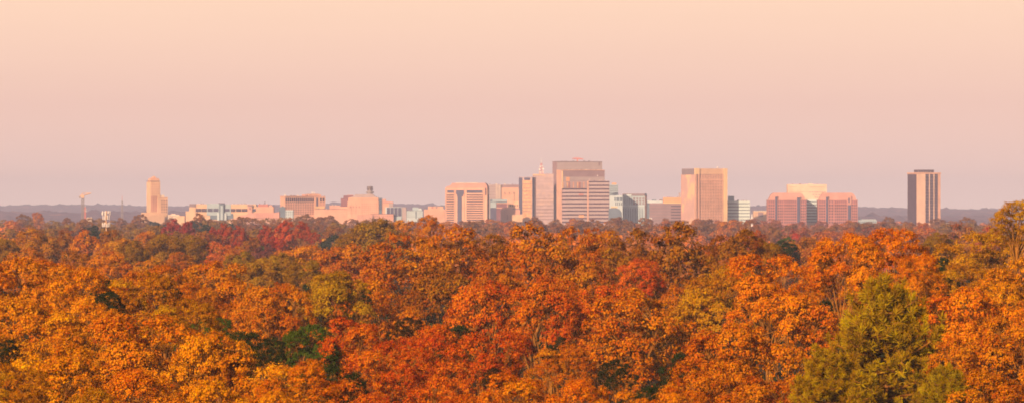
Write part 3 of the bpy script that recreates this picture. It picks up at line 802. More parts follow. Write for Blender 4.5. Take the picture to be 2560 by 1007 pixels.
class B:
    """A building laid out from its near corner; xc = that corner in photograph pixels, th = turn."""
    def __init__(s, name, label, cat, D, xc, th=0.0, right=False, L=26, group=None):
        s.D, s.xc, s.right, s.L = D, xc, right, L
        s.th = math.radians(th)
        s.m = K * D
        s.root = empty(name, (wx(xc, D), D, 0), s.th if not right else -s.th)
        tag(s.root, label, cat, group)
        assert 4 <= len(label.split()) <= 16, label
        s.parent = s.root

    def u(s, px): return (px - s.xc) * s.m / math.cos(s.th)
    def v(s, px): return abs(px - s.xc) * s.m / max(math.sin(s.th), 1e-3)
    def z(s, py): return wz(py, s.D)

    def raw(s, part, x0, x1, y0, y1, z0, z1, mat, parent=None):
        o = bpy.data.objects.new(part, cube(mat))
        link(o, parent or s.root)
        if parent is not None:      # keep parent's scale out of it
            pl, ps = parent.location, parent.scale
            o.location = ((x0 - pl[0]) / ps[0], (y0 - pl[1]) / ps[1], (z0 - pl[2]) / ps[2])
            o.scale = ((x1 - x0) / ps[0], (y1 - y0) / ps[1], (z1 - z0) / ps[2])
        else:
            o.location = (x0, y0, z0); o.scale = (x1 - x0, y1 - y0, z1 - z0)
        return o

    def body(s, px0, px1, top, mat='cream', bot=None, L=None, y=0.0, part='wall'):
        """volume whose front runs px0..px1; bottom at the ground unless given"""
        return s.raw(part, s.u(px0), s.u(px1), y, y + (L or s.L), 0 if bot is None else s.z(bot), s.z(top), mat)

    def front(s, part, px0, px1, t, b, mat, d=.3, d2=.0, y=0.0, parent=None):
        return s.raw(part, s.u(px0), s.u(px1), y - d, y - d2, s.z(b), s.z(t), mat, parent)

    def side(s, part, px0, px1, t, b, mat, d=.3):
        a, c = sorted((s.v(px0), s.v(px1)))
        return s.raw(part, *((0.0, d) if s.right else (-d, 0.0)), a, c, s.z(b), s.z(t), mat)

    def rbox(s, part, px0, px1, y0, y1, t, bt, mat):
        tn = math.tan(s.th)
        if s.right: return s.raw(part, s.u(px0) - y0 * tn, s.u(px1) - y1 * tn, y0, y1, s.z(bt), s.z(t), mat)
        return s.raw(part, s.u(px0) + y1 * tn, s.u(px1) + y0 * tn, y0, y1, s.z(bt), s.z(t), mat)

    def clutter(s, px0, px1, roof, n, y=3.0, h=2.6):
        for i in range(n):
            x = px0 + (px1 - px0) * (i + RR.random()) / n
            w = RR.uniform(1.4, 4.0)
            if x + w > px1: continue
            yy = y + RR.random() * 6
            s.raw('roof_unit', s.u(x), s.u(x + w), yy, yy + 3, s.z(roof), s.z(roof - RR.uniform(.8, h)), RR.choice(['grey', 'white', 'mauve', 'steel']))
            if RR.random() < .3: s.raw('aerial', s.u(x), s.u(x + .5), yy, yy + .3, s.z(roof), s.z(roof - RR.uniform(3, 5.5)), 'steel')

    def grid(s, px0, px1, t, b, nx, ny, mat='glass', fx=.55, fy=.5, part='window', side=False, y=0.0):
        dx = (px1 - px0) / nx; dy = (b - t) / ny
        for j in range(ny):
            for i in range(nx):
                a = px0 + dx * (i + .5 - fx / 2); c = px0 + dx * (i + .5 + fx / 2)
                tt = t + dy * (j + .5 - fy / 2); bb = t + dy * (j + .5 + fy / 2)
                if side: s.side(part, a, c, tt, bb, mat, .25)
                else: s.front(part, a, c, tt, bb, mat, .25, y=y)

    def bands(s, px0, px1, t, b, n, mat='glass', f=.4, part='window', side=False, y=0.0):
        dy = (b - t) / n
        for j in range(n):
            if side: s.side(part, px0, px1, t + dy * j, t + dy * (j + f), mat, .25)
            else: s.front(part, px0, px1, t + dy * j, t + dy * (j + f), mat, .25, y=y)

    def fins(s, px0, px1, t, b, n, mat, f=.4, part='mullion', d=.45, y=0.0):
        dx = (px1 - px0) / n
        for i in range(n):
            s.front(part, px0 + dx * i, px0 + dx * (i + f), t, b, mat, d, y=y)


def prism(name, pts, x0, x1, mat, parent, axis='x'):
    """polygon (y,z) points swept along x (or (x,z) points swept along y), fanned into quads"""
    n = len(pts); V = []
    for xx in (x0, x1):
        for (a, c) in pts:
            V.append((xx, a, c) if axis == 'x' else (a, xx, c))
    import bmesh
    me = bpy.data.meshes.new(name); bm = bmesh.new()
    vs = [bm.verts.new(v) for v in V]
    bm.faces.new(vs[:n]); bm.faces.new(vs[n:][::-1])
    for i in range(n):
        bm.faces.new((vs[i], vs[n + i], vs[n + (i + 1) % n], vs[(i + 1) % n]))
    bmesh.ops.recalc_face_normals(bm, faces=bm.faces[:])
    bm.to_mesh(me); bm.free(); me.polygons.foreach_set('use_smooth', np.zeros(len(me.polygons), dtype=bool)); me.materials.append(M[mat])
    return link(bpy.data.objects.new(name, me), parent)


def lathe(name, prof, mat, parent, loc=(0, 0, 0), n=12):
    V = []; Q = []
    for (r, z) in prof:
        for j in range(n):
            a = 2 * math.pi * (j + .5) / n
            V.append((r * math.cos(a), r * math.sin(a), z))
    for i in range(len(prof) - 1):
        for j in range(n):
            Q.append((i * n + j, i * n + (j + 1) % n, (i + 1) * n + (j + 1) % n, (i + 1) * n + j))
    o = link(bpy.data.objects.new(name, mesh_quads(name, V, Q, M[mat])), parent)
    o.location = loc
    return o


def tubes_obj(name, segs, mat, parent, n=4):
    V, Q = join([tube(np.array(p), r if hasattr(r, '__len__') else [r] * len(p), n) for p, r in segs])
    return link(bpy.data.objects.new(name, mesh_quads(name, V, Q, M[mat])), parent)


def lattice(h, w0, w1, n, r):
    segs = []
    cs = [(-1, -1), (1, -1), (1, 1), (-1, 1)]
    for cx, cy_ in cs:
        segs.append(([(cx * w0, cy_ * w0, 0), (cx * w1, cy_ * w1, h)], r))
    for i in range(n):
        a, b = i / n, (i + 1) / n
        wa, wb = w0 + (w1 - w0) * a, w0 + (w1 - w0) * b
        for k in range(4):
            c, d = cs[k], cs[(k + 1) % 4]
            segs.append(([(c[0] * wa, c[1] * wa, h * a), (d[0] * wb, d[1] * wb, h * b)], r * .7))
            segs.append(([(c[0] * wb, c[1] * wb, h * b), (d[0] * wb, d[1] * wb, h * b)], r * .6))
    return segs


# --- stepped cream art deco tower
D = 6600
b = B('stepped_tower', 'stepped cream stone tower with domed cap, tallest at the left of the town', 'tower', D, 376, 25, L=22)
b.raw('wall', 0, b.u(400), 0, b.v(365), 0, b.z(455), 'cream')
b.raw('upper_wall', .8, b.u(399), .8, b.v(366), b.z(455), b.z(450), 'cream')
b.rbox('cap', 370, 397, 2, 9, 446, 450, 'peach')
b.rbox('lantern', 376, 390, 3, 8, 443, 446, 'peach')
b.rbox('lantern_top', 380, 387, 4, 7, 440.5, 443, 'cream')
b.raw('cornice', -.4, b.u(400.5), -.4, b.v(365) + .4, b.z(453.4), b.z(452.4), 'brick')
b.raw('wing', b.u(393), b.u(417), -1.5, 20, 0, b.z(493), 'cream')
b.raw('wing_penthouse', b.u(397), b.u(411), 1, 15, b.z(493), b.z(487.5), 'white')
b.raw('wing_cornice', b.u(393), b.u(417.4), -1.9, 20.3, b.z(494.4), b.z(493.6), 'peach')
b.grid(378, 399, 458, 487, 4, 5, fx=.32, fy=.42, mat='rosebrick')
for i in range(4): b.front('window_strip', 378.5 + i * 3.8, 380.2 + i * 3.8, 489, 529, 'rosebrick', .25)
b.grid(400, 416.5, 499, 541, 3, 6, fx=.42, fy=.55, y=-1.5, mat='brick')
b.raw('podium', b.u(352), b.u(404), -14, -2, 0, b.z(531), 'cream')
b.raw('podium_step', b.u(346), b.u(392), -22, -14, 0, b.z(537), 'cream')
b.grid(350, 400, 536, 549, 9, 2, fx=.35, fy=.4, y=-14.0, mat='brick')

# --- low buildings left
b = B('utility_shed', 'low white shed roof showing above the trees right of the tower crane', 'shed', 6200, 216)
b.body(216, 231, 545, 'white', L=14); b.body(217.5, 229.5, 543, 'white', bot=545, L=10, part='roof')
b.grid(217, 230, 546, 551, 4, 1, fx=.4)
b = B('low_rise_block', 'low cream sheds between the stepped tower and the long hospital block', 'low building', 6300, 420)
b.body(420, 448, 536.5, 'white', L=20); b.body(441, 462, 539.5, 'cream', L=22, y=-4.0); b.body(428, 438, 534, 'white', bot=536.5, L=8, part='penthouse')
b.grid(422, 440, 538, 548, 5, 2, fx=.4, mat='brick')

# --- long hospital block
D = 6500
b = B('hospital_block', 'long low cream hospital block with shade painted teal and continuous window band', 'hospital', D, 473, 0, L=30)
b.body(473, 489, 517.5, 'cream'); b.body(473, 489, 509.5, 'grey', bot=517.6, L=18, part='plant_room')
b.body(464, 473, 527.5, 'cream', L=20, part='lower_wing')
b.body(489, 642, 538, 'cream', y=1.5)
b.body(489, 517, 510.5, 'cream', bot=538, y=1.0, part='upper_wall'); b.body(577, 640, 510.5, 'cream', bot=538, y=1.0, part='upper_wall')
b.body(517, 549, 509, 'teal', bot=538, y=.5, part='upper_wall'); b.body(561, 577, 510.5, 'teal', bot=538, y=.5, part='upper_wall')  # the shadow across the middle bay is painted as teal panels
for (x0, x1) in ((490, 503), (504.5, 517), (519, 531.5), (533.5, 546)): b.front('window', x0, x1, 521, 529, 'glassblue' if x0 > 515 else 'glass', .3, -.6, y=.5)
for (x0, x1) in ((562, 574), (577, 588), (590.5, 602.5), (604.5, 618)): b.front('window', x0, x1, 521.5, 528.5, 'glassblue' if x0 < 576 else 'glass', .3, -.6, y=.5)
b.front('window', 525, 543, 533.5, 548, 'tealdark', .3, -1.0, y=1.0); b.front('window', 566, 583, 533.5, 548, 'tealdark', .3, -1.0, y=1.0)
b.front('lower_wall', 543, 548, 532, 550, 'tealwhite', 1.0); b.front('lower_wall', 560.5, 566, 532, 550, 'tealwhite', 1.0)
b.body(548, 560, 509, 'tealdark', L=12, y=-2.0, part='stair_tower')
b.front('stair_panel', 551.5, 557.5, 514, 549, 'teal', .3, y=-2.0)
b.body(546, 560.5, 507.6, 'dark', bot=509, L=13, y=-2.2, part='parapet')
b.body(619.5, 630.5, 516, 'pink', L=14, y=-1.5, part='stair_tower'); b.body(618.7, 631.3, 511.5, 'mauve', bot=516, L=15, y=-1.8, part='parapet')
b.front('window', 624, 626.5, 519, 524, 'brick', .2, y=-1.5)
b.front('vent', 632, 639, 521.5, 528, 'glassblue', .4, -.6, y=.5)

b.clutter(492, 516, 510.5, 4); b.clutter(580, 616, 510.5, 6)
b = B('annex_block', 'rose brick annex block with red roof plant at the right end of the hospital', 'building', 6350, 640)
b.body(640, 684, 517, 'peach', L=24); b.body(645, 670, 510.5, 'rosebrick', bot=517, L=14, y=3.0, part='roof_plant')
b.body(672, 680, 512.5, 'pink', bot=517, L=10, y=2.0, part='penthouse')
b.raw('chimney', b.u(661), b.u(662.6), 5, 6, b.z(510.5), b.z(504), 'dark')
b.front('frieze', 640, 684, 531, 532, 'rosebrick', .3)
b.grid(641, 683, 523, 528, 12, 1, fx=.35, mat='pink'); b.grid(660, 682, 533, 546, 5, 2, fx=.3, mat='rosebrick')
b.clutter(641, 645, 517, 1); b.clutter(646, 668, 510.5, 3)
b = B('long_roof_hall', 'low rose roofed hall with sloping roof in front of the hospital', 'hall', 6100, 590)
prism('roof', [(b.u(590), b.z(544)), (b.u(620), b.z(534)), (b.u(636), b.z(531.5)), (b.u(686), b.z(531.5)), (b.u(698), b.z(529.5)), (b.u(698), b.z(545)), (b.u(590), b.z(545))], 0, 30, 'roof_rose', b.root, 'y')
b.body(590, 698, 545, 'rosebrick', y=1.0)
b.front('wall_band', 578, 700, 546, 560, 'pink', 4, 2)
b.grid(640, 684, 534, 543, 9, 2, fx=.4, mat='rosebrick', y=0.0)

# --- gridded hotel block
D = 6500
b = B('hotel_block', 'cream slab with tall top storey windows and rows of small windows', 'hotel', D, 712, 25, L=30)
b.raw('wall', 0, b.u(784.5), 0, b.v(699.5), 0, b.z(491), 'peach')
b.raw('east_wing', b.u(784.5), b.u(811.5), -.6, 26, 0, b.z(491.5), 'peach')
b.raw('parapet', -.4, b.u(811.5), -1.0, b.v(699.5), b.z(491), b.z(490), 'roof_rose')
b.grid(713, 784, 494.5, 504.5, 14, 1, fx=.72, fy=1.0, part='tall_window')
b.grid(713, 784, 505, 536, 12, 7, fx=.62, fy=.46, mat='brick')
b.front('window', 789, 793, 494.5, 515, 'glassblue', .3, y=-.6)
b.grid(797, 810, 495, 504, 2, 1, fx=.6, fy=1.0, part='tall_window', y=-.6); b.grid(797, 810, 505, 514, 2, 2, fx=.4, fy=.4, mat='rosebrick', y=-.6)
b.front('balcony', 785.5, 809, 516, 521, 'yellow', .8, y=-.6)
r_ = b.v(699.5) * .5
prism('penthouse', [(b.u(773), b.z(491)), (b.u(773), b.z(488)), (b.u(774), b.z(486.5)), (b.u(780), b.z(484.6)), (b.u(798), b.z(484.6)), (b.u(804), b.z(487)), (b.u(804), b.z(491.5))], 3, 14, 'peach', b.root, 'y')
b.raw('roof_plant', b.u(765), b.u(770), 4, 12, b.z(491), b.z(486), 'pink')
for xx in (785.5, 790): b.raw('vent', b.u(xx), b.u(xx + 1.6), 6, 8, b.z(484.6), b.z(480), 'whitepaint')
b.raw('finial', .4, 1.0, .6, 1.2, b.z(490), b.z(484.5), 'whitepaint')
b.clutter(716, 766, 490.4, 6, 3)
b = B('slate_block', 'slate grey block with pale striped wing in front of the gridded hotel slab', 'building', 6250, 697.5)
b.body(697.5, 712.5, 517, 'tealdark', L=12); b.body(704, 708, 515, 'tealdark', bot=517, L=6, part='penthouse')
b.body(712.5, 733, 525, 'tealwhite', L=14, y=.8, part='wing'); b.grid(713, 733, 527, 545, 4, 4, fx=.6, fy=.45, mat='tealdark', y=.8)
b.body(697, 733, 544.5, 'white', L=14, y=-3.0, part='podium')

# --- long pale block and maroon block
b = B('long_block', 'long low pale block between the hotel slab and the lantern topped block', 'building', 6500, 790)
b.body(786, 870, 523, 'peach', L=22); b.front('parapet', 809, 869, 522.2, 523.2, 'brick', .3)
b.body(823, 850, 513.5, 'pink', bot=523, L=10, y=6.0, part='penthouse'); b.body(850, 870, 516.5, 'peach', bot=523, L=10, y=5.0, part='penthouse')
b.grid(800, 868, 526, 544, 15, 3, fx=.25, fy=.28, mat='pink')
b.clutter(792, 822, 523, 4); b.clutter(824, 848, 513.5, 4, 8)
b = B('stepped_brick_block', 'stepped maroon brick block behind the lantern topped cream block', 'building', 6800, 852)
b.body(852, 880, 495.5, 'brick', L=20); b.body(858.5, 882, 488.8, 'brick', bot=495.5, L=16, y=2.0, part='upper_wall')
b.body(868, 884, 487.6, 'roof_rose', bot=488.9, L=12, y=3.0, part='roof'); b.grid(853, 868, 498, 514, 4, 3, fx=.4, fy=.4, mat='rosebrick')

# --- cream block with lantern
D = 6400
b = B('lantern_block', 'bulky cream block with hipped roof and round grey lantern on top', 'building', D, 868.5, 0, L=34)
b.body(868.5, 946.5, 503, 'peach'); b.body(870.5, 945.5, 493.8, 'peach', bot=503, L=32, y=1.0, part='upper_wall')
prism('roof', [(b.u(875), b.z(493.8)), (b.u(885), b.z(490)), (b.u(888), b.z(486)), (b.u(932), b.z(485.6)), (b.u(936), b.z(490)), (b.u(943), b.z(493.8))], 3, 30, 'taupe', b.root, 'y')
b.grid(904, 945, 498, 501.5, 7, 1, fx=.35, fy=1, y=1.0, mat='pink')
b.grid(904, 944, 507, 538, 8, 6, fx=.38, fy=.42, mat='rosebrick')
b.grid(872, 900, 522, 536, 4, 2, fx=.3, fy=.3, mat='pink')
b.grid(872, 902, 515, 519, 4, 1, fx=.35, fy=1, mat='rosebrick')
for xx in (878, 889, 902): b.front('pilaster', xx, xx + .8, 505, 545, 'pink', .35)
b.body(925, 984, 534.5, 'pink', L=16, y=-6.0, part='podium'); b.front('podium_parapet', 925, 984, 534, 535, 'brick', .3, y=-6.0)
b.body(893, 932, 536.5, 'pink', L=14, y=-8.0, part='podium'); b.grid(935, 983, 537, 543, 9, 1, fx=.4, mat='rosebrick', y=-6.0)
la = lathe('lantern', [(0, 0), (b.m * 7, 0), (b.m * 7, b.m * 2.5), (b.m * 10, b.m * 3.6), (b.m * 10.5, b.m * 6.8), (b.m * 7, b.m * 7.4), (b.m * 6.2, b.m * 9), (b.m * 6.4, b.m * 20), (b.m * 3, b.m * 20.6), (0, b.m * 20.6)],
           'steel', b.root, (b.u(924), 14, b.z(486)), 16)
for k in range(8):
    a = k * math.pi / 4 + .2
    o = link(bpy.data.objects.new('antenna_panel', cube('dark')), b.root)
    o.location = (b.u(924) + b.m * 6.6 * math.cos(a) - .5, 14 + b.m * 6.6 * math.sin(a) - .5, b.z(475)); o.scale = (1.1, 1.1, b.m * 4)
    o = link(bpy.data.objects.new('antenna_panel', cube('dark')), b.root)
    o.location = (b.u(924) + b.m * 6.6 * math.cos(a + .3) - .5, 14 + b.m * 6.6 * math.sin(a + .3) - .5, b.z(470)); o.scale = (1.0, 1.0, b.m * 3.4)

b = B('narrow_slate_block', 'narrow slate block with cream stepped side right of the lantern topped block', 'building', 6600, 946.5)
b.body(946, 954.5, 495, 'tealdark', L=18); b.body(954.5, 964, 497.5, 'pink', L=20, y=1.0, part='wing'); b.body(957, 972, 504, 'peach', L=20, y=.5, part='wing')
prism('roof', [(b.u(957), b.z(504)), (b.u(958), b.z(502)), (b.u(983), b.z(504.5)), (b.u(983), b.z(508)), (b.u(957), b.z(508))], 0, 20, 'roof_rose', b.root, 'y')
b.body(971, 982.5, 508, 'taupe', L=20, y=.6, part='wing'); b.bands(946.5, 954, 499, 526, 5, 'glassblue', .5)

# --- four panel glass block and teal block
b = B('glass_block', 'dark glass block with four tall panels and a pale side wall', 'building', 6400, 963)
b.body(963.5, 1004.5, 517.5, 'tealwhite', L=20); b.body(1004.5, 1015.5, 517.8, 'taupe', L=20, y=.4, part='side_wall')
for i in range(4): b.front('glass_panel', 967 + i * 9.4, 975.2 + i * 9.4, 518.6, 540.5, 'glassblue', .3)
b.front('lower_wall', 966, 1004, 541.5, 556, 'teal', .6)
b.clutter(968, 1002, 517.5, 4)
b = B('teal_low_block', 'pale teal low block with roof box right of the four panel glass block', 'building', 6500, 1015.5)
b.body(1015.5, 1057, 526, 'tealwhite', L=22); b.body(1031, 1046, 518, 'teal', bot=526, L=10, y=4.0, part='penthouse'); b.body(1046, 1054, 521, 'tealwhite', bot=526, L=10, y=4.0, part='penthouse')
b.front('parapet', 1015.5, 1057, 525.6, 526.8, 'tealdark', .4); b.bands(1016, 1056, 530, 545, 3, 'teal', .4); b.front('window', 1039, 1041, 528, 546, 'tealdark', .5)

b.clutter(1018, 1030, 526, 2); b.clutter(1047, 1053, 521, 1, 5)
b = B('cream_block', 'cream block with roof boxes left of the banded rose office tower', 'building', 6550, 1060)
b.body(1060, 1112, 523, 'peach', L=24); b.body(1070, 1108, 516, 'peach', bot=523, L=18, y=2.0, part='upper_wall'); b.body(1060, 1070, 518.5, 'dark', bot=519.6, L=12, y=3.0, part='roof')
b.body(1078, 1083, 517, 'rosebrick', bot=520, L=1, y=1.4, part='roof_vent'); b.body(1089, 1093, 517, 'mauve', bot=520, L=1, y=1.4, part='roof_vent')
b.raw('roof', b.u(1100), b.u(1112), 2, 14, b.z(515.2), b.z(512.8), 'tealdark')
b.grid(1063, 1110, 526, 546, 9, 3, fx=.35, fy=.3, mat='pink')

b.clutter(1071, 1106, 516, 5)
# --- banded rose office tower
D = 6300
b = B('banded_office_tower', 'rose granite office tower with horizontal window bands and chamfered roof', 'office tower', D, 1218, 20, right=True, L=36)
b.raw('wall', b.u(1112.5), 0, 0, b.v(1223), 0, b.z(470), 'peach')
prism('roof', [(b.u(1114), b.z(470)), (b.u(1114.5), b.z(467)), (b.u(1125), b.z(463.5)), (b.u(1130), b.z(457.5)), (b.u(1212), b.z(457.5)), (b.u(1216), b.z(463)), (b.u(1218), b.z(468)), (b.u(1218), b.z(470))], .5, b.v(1223) - .5, 'roof_rose', b.root, 'y')
b.front('parapet', 1140, 1197, 456.8, 458.2, 'white', .3)
b.front('top_window', 1118, 1134.5, 475.5, 482, 'glassblue', .3); b.front('top_window', 1166.5, 1206.5, 475.5, 482.5, 'glassblue', .3)
b.front('atrium_glass', 1140, 1160.5, 475.5, 486, 'glassblue', .3); b.front('atrium_glass', 1142.5, 1157.5, 486, 491, 'glassblue', .3); b.front('atrium_glass', 1143.5, 1154.5, 491, 560, 'glassblue', .3)
b.bands(1116.5, 1134.5, 486.5, 559, 13, 'glass', .5); b.bands(1166.5, 1207.5, 486.5, 559, 13, 'glass', .5)
b.front('corner_glass', 1213, 1216, 470, 488, 'glass', .35); b.side('corner_glass', 1219.5, 1221.5, 487, 560, 'glass', .3)
for x0 in (1114, 1136, 1160, 1209): b.front('pilaster', x0, x0 + 1.2, 472, 560, 'pink', .5)

# --- blocks behind, between the banded tower and the gold glass tower
b = B('pale_slab', 'pale concrete slab block with dark roof band behind the maroon block', 'office block', 6900, 1218)
b.body(1218, 1253, 461.5, 'taupe', L=26); b.body(1253, 1298, 469, 'peach', L=30, y=1.0, part='wing'); b.body(1253, 1298, 461.8, 'mauve', bot=469, L=26, y=1.6, part='roof_plant')
b.fins(1240, 1253, 463, 505, 3, 'white', .3); b.grid(1256, 1290, 479, 486, 3, 1, fx=.12, fy=.6, mat='mauve'); b.bands(1219, 1240, 466, 500, 5, 'mauve', .15)
b.clutter(1220, 1252, 461.5, 4); b.clutter(1256, 1294, 461.8, 5)
b = B('teal_glass_block', 'dark teal glass block squeezed right of the banded rose office tower', 'office block', 6600, 1225)
b.body(1225, 1268, 498, 'tealdark', L=24); b.front('upper_band', 1231, 1268, 498.5, 503.5, 'teal', .4); b.front('side_panel', 1226, 1240, 505, 519, 'teal', .35)
b.front('glass_panel', 1226, 1240.5, 520, 556, 'glassblue', .35)
b = B('maroon_block', 'maroon block with pale roof band below the pale slab', 'building', 6450, 1241)
b.body(1241, 1268, 508, 'brick', L=20); b.body(1241, 1275, 507, 'peach', bot=509, L=21, y=-.4, part='parapet'); b.front('string_course', 1241, 1256, 518.5, 520.5, 'peach', .4)
b = B('cream_stepped_block', 'pink and cream stepped block with roof boxes left of the gold glass tower', 'building', 6350, 1251)
b.body(1251.5, 1300, 524, 'pink', L=22); b.body(1257, 1298, 519, 'pink', bot=524, L=18, y=1.0, part='upper_wall'); b.body(1270, 1297, 510, 'cream', bot=519, L=14, y=2.0, part='penthouse')
b.body(1284, 1297, 503, 'cream', bot=510, L=10, y=4.0, part='penthouse'); b.grid(1273, 1296, 511.5, 516, 4, 1, fx=.4, fy=1, y=2.0, mat='brick'); b.front('window', 1268, 1269.6, 536, 549, 'rosebrick', .3)
b.body(1280, 1306, 536.5, 'cream', L=12, y=-6.0, part='podium'); b.front('roof_band', 1281, 1297, 521, 524, 'mauve', .3, y=1.0)
b.raw('roof_mast', b.u(1285.3), b.u(1286.2), 8, 8.6, b.z(503), b.z(480), 'dark')

# --- gold glass tower
D = 6500
b = B('gold_glass_tower', 'slim glass tower with gold glass between two dark glass edges', 'office tower', D, 1330.5, 35, right=True, L=28)
b.raw('wall', b.u(1297), 0, 0, b.v(1340), 0, b.z(443), 'paleglass')
b.front('edge_glass', 1297.5, 1306, 443.8, 535, 'glassblue', .3); b.front('gold_glass', 1306.6, 1329.5, 450.8, 556, 'goldglass', .3)
b.front('crown_glass', 1311, 1325.5, 444, 450.4, 'glassblue', .5); b.side('edge_glass', 1331, 1336, 443.8, 556, 'glassblue', .3)
for yy in (459, 470, 477.5, 487.5, 495.5, 504, 511, 519.5, 527): b.front('spandrel', 1308, 1328.5, yy, yy + 1.6, 'mauve', .45)
# --- pale reflective tower with roof mast
b = B('pale_glass_tower', 'pale pink glass tower carrying the ornate roof mast', 'office tower', 6650, 1332, 0, L=32)
b.body(1332, 1384, 436, 'paleglass'); b.front('parapet', 1332, 1362, 435.6, 439, 'cream', .5)
b.raw('penthouse', b.u(1364), b.u(1384), 3, 24, b.z(436), b.z(434.4), 'palemauve')
for j, yy in enumerate(np.arange(446, 552, 8.4)): b.front('spandrel', 1340, 1383, yy, yy + 1.1, 'mauve' if j > 5 else 'palemauve', .35)
b.grid(1338, 1382, 519, 552, 11, 4, fx=.5, fy=.4, mat='mauve')
o = empty('roof_mast', (wx(1353.5, 6650), 6662, wz(436, 6650)))
tag(o, 'ornate pale mast with dishes and thin spike on the pink glass tower', 'mast')
tubes_obj('lattice_tower', lattice(12.0, 2.1, .7, 5, .22), 'redlight', o)
tubes_obj('spike', [([(0, 0, 12), (0, 0, 18.5)], [.3, .12])], 'whitepaint', o)
for k, (dx, zz, r) in enumerate([(-1.5, 2, 1.3), (1.6, 2.5, 1.2), (-1.8, 5.5, 1.1), (1.8, 6, 1.2), (-1.2, 8.5, .9), (1.1, 9, .9)]):
    d = lathe('dish', [(0, 0), (r * .6, .1), (r, .5), (r * .9, .6), (.1, .2)], 'whitepaint', o, (dx, -1.4, zz), 10)
    d.rotation_euler = (math.radians(90), 0, 0)

# --- tallest tower group
D = 6700
b = B('taupe_tower', 'tallest taupe tower with blank upper storeys behind the other towers', 'office tower', D, 1393, 20, L=36)
b.raw('wall', 0, b.u(1506), 0, b.v(1381.5), 0, b.z(404.5), 'taupe')
b.raw('parapet', -.5, b.u(1506.4), -.5, b.v(1381.5), b.z(404.5), b.z(403.3), 'mauve')
b.side('edge_wall', 1382, 1392.5, 405, 558, 'mauve', .3); b.front('louvre', 1497, 1500, 405.5, 414, 'mauve', .3)
b.clutter(1408, 1500, 403.4, 7, 6, 2.0)
o = empty('roof_crane', (wx(1444, D), D + 12, wz(403.3, D)))
tag(o, 'small red crane with level jib on the roof of the tallest taupe tower', 'crane')
tubes_obj('mast', [([(0, 0, 0), (0, 0, 3.0)], .55)], 'redlight', o)
tubes_obj('jib', [([(-5.6, 0, 3.0), (6.4, 0, 2.4)], .45), ([(-5.6, 0, 3.0), (0, 0, 4.0), (6.4, 0, 2.4)], .25)], 'redlight', o)

D = 6500
b = B('dark_banded_tower', 'tower with dark top band and bright peach left corner before the taupe tower', 'office tower', D, 1404, 22, L=30)
b.raw('wall', 0, b.u(1512), 0, b.v(1392), 0, b.z(425.5), 'palemauve')
b.side('corner_wall', 1392.3, 1402, 424.5, 560, 'peach', .4); b.front('corner_pier', 1404, 1407, 427, 560, 'yellow', .5)
b.front('top_band', 1408, 1512, 427, 441.5, 'mauve', .35); b.front('roof_coping', 1404, 1512, 424.6, 426.4, 'peach', .6)
b.front('glass_band', 1408, 1512, 442.5, 452, 'taupe', .35); b.front('warm_window', 1415, 1424, 442.8, 453, 'orange_clad', .5)  # orange pane in the glass band
for i, xx in enumerate(np.arange(1406, 1470, 5.2)): b.front('glass_panel', xx, xx + 3.4, 455, 470.5, ('peach', 'palemauve', 'goldglass', 'rosebrick', 'palemauve')[i % 5], .5)  # mixed pane colours imitate the reflection in the glass
b.front('vent', 1493, 1494.6, 437, 441, 'whitepaint', .6)
b.clutter(1415, 1505, 424.6, 10, 5, 1.8)
D = 6350
b = B('striped_slab', 'wide striped twin slab office block in front of the tallest tower', 'office block', D, 1403, 0, L=28)
b.body(1403, 1468.5, 471, 'palemauve'); b.body(1471.5, 1523.5, 452.3, 'palemauve', part='tall_wall')
b.body(1468.5, 1471.5, 452.3, 'peach', y=-.6, L=20, part='divider')
for j in range(10): b.front('window_band', 1405, 1467.5, 471 + j * 9.1, 471 + j * 9.1 + 3.3, 'glass', .3)
for j in range(12): b.front('window_band', 1472, 1523.2, 452.8 + j * 9.1, 452.8 + j * 9.1 + 3.3, 'glass', .3)
for j in range(9): b.front('sun_blind', 1413, 1466, 475.2 + j * 9.1, 479 + j * 9.1, 'taupe', .25)
for j in range(11): b.front('sun_blind', 1473, 1522.4, 457 + j * 9.1, 460.6 + j * 9.1, 'taupe', .25)
b.front('warm_window', 1447, 1459, 484.5, 488.5, 'rosebrick', .35); b.front('warm_window', 1447, 1460, 537, 543, 'orange_clad', .35)  # panes in rose and orange
b.front('corner_pier', 1403, 1404.8, 471, 562, 'peach', .6)
for xx in (1473, 1503): b.raw('roof_frame', b.u(xx), b.u(xx + 2.5), 6, 8, b.z(452.3), b.z(446.5), 'palemauve')
b.grid(1474, 1522, 542, 560, 12, 2, fx=.6, fy=.5, mat='mauve'); b.grid(1406, 1466, 552, 560, 12, 1, fx=.6, fy=.5, mat='mauve')

b.clutter(1476, 1520, 452.3, 5, 4, 2.4)
# --- teal office group
b = B('teal_tower', 'small teal tower with orange roof cap behind the striped slab', 'office block', 6800, 1524)
b.body(1524, 1545.5, 461.5, 'teal', L=20); b.body(1530, 1541, 457, 'orange_clad', bot=461.5, L=10, y=2.0, part='roof_cap'); b.bands(1524.5, 1545, 465, 486, 4, 'tealdark', .3)
b = B('teal_office_block', 'pale aqua office block with dark upper windows right of the striped slab', 'office block', 6500, 1524)
b.body(1524, 1557, 488.5, 'tealwhite', L=24); b.body(1526, 1532, 485, 'tealdark', bot=488.5, L=6, y=3.0, part='roof_plant'); b.body(1540, 1547, 485.5, 'tealdark', bot=488.5, L=6, y=3.0, part='roof_plant')
b.front('window', 1536, 1539, 493, 503, 'tealdark', .3); b.front('window', 1541, 1548, 493, 503, 'tealdark', .3); b.front('window', 1549.5, 1555.5, 493, 503, 'tealdark', .3)
b.grid(1537, 1556, 506, 513, 4, 1, fx=.5, fy=1, mat='tealdark'); b.front('sign_band', 1528, 1543.5, 515.8, 519, 'yellow', .5)
b.clutter(1526, 1556, 488.5, 4, 4)
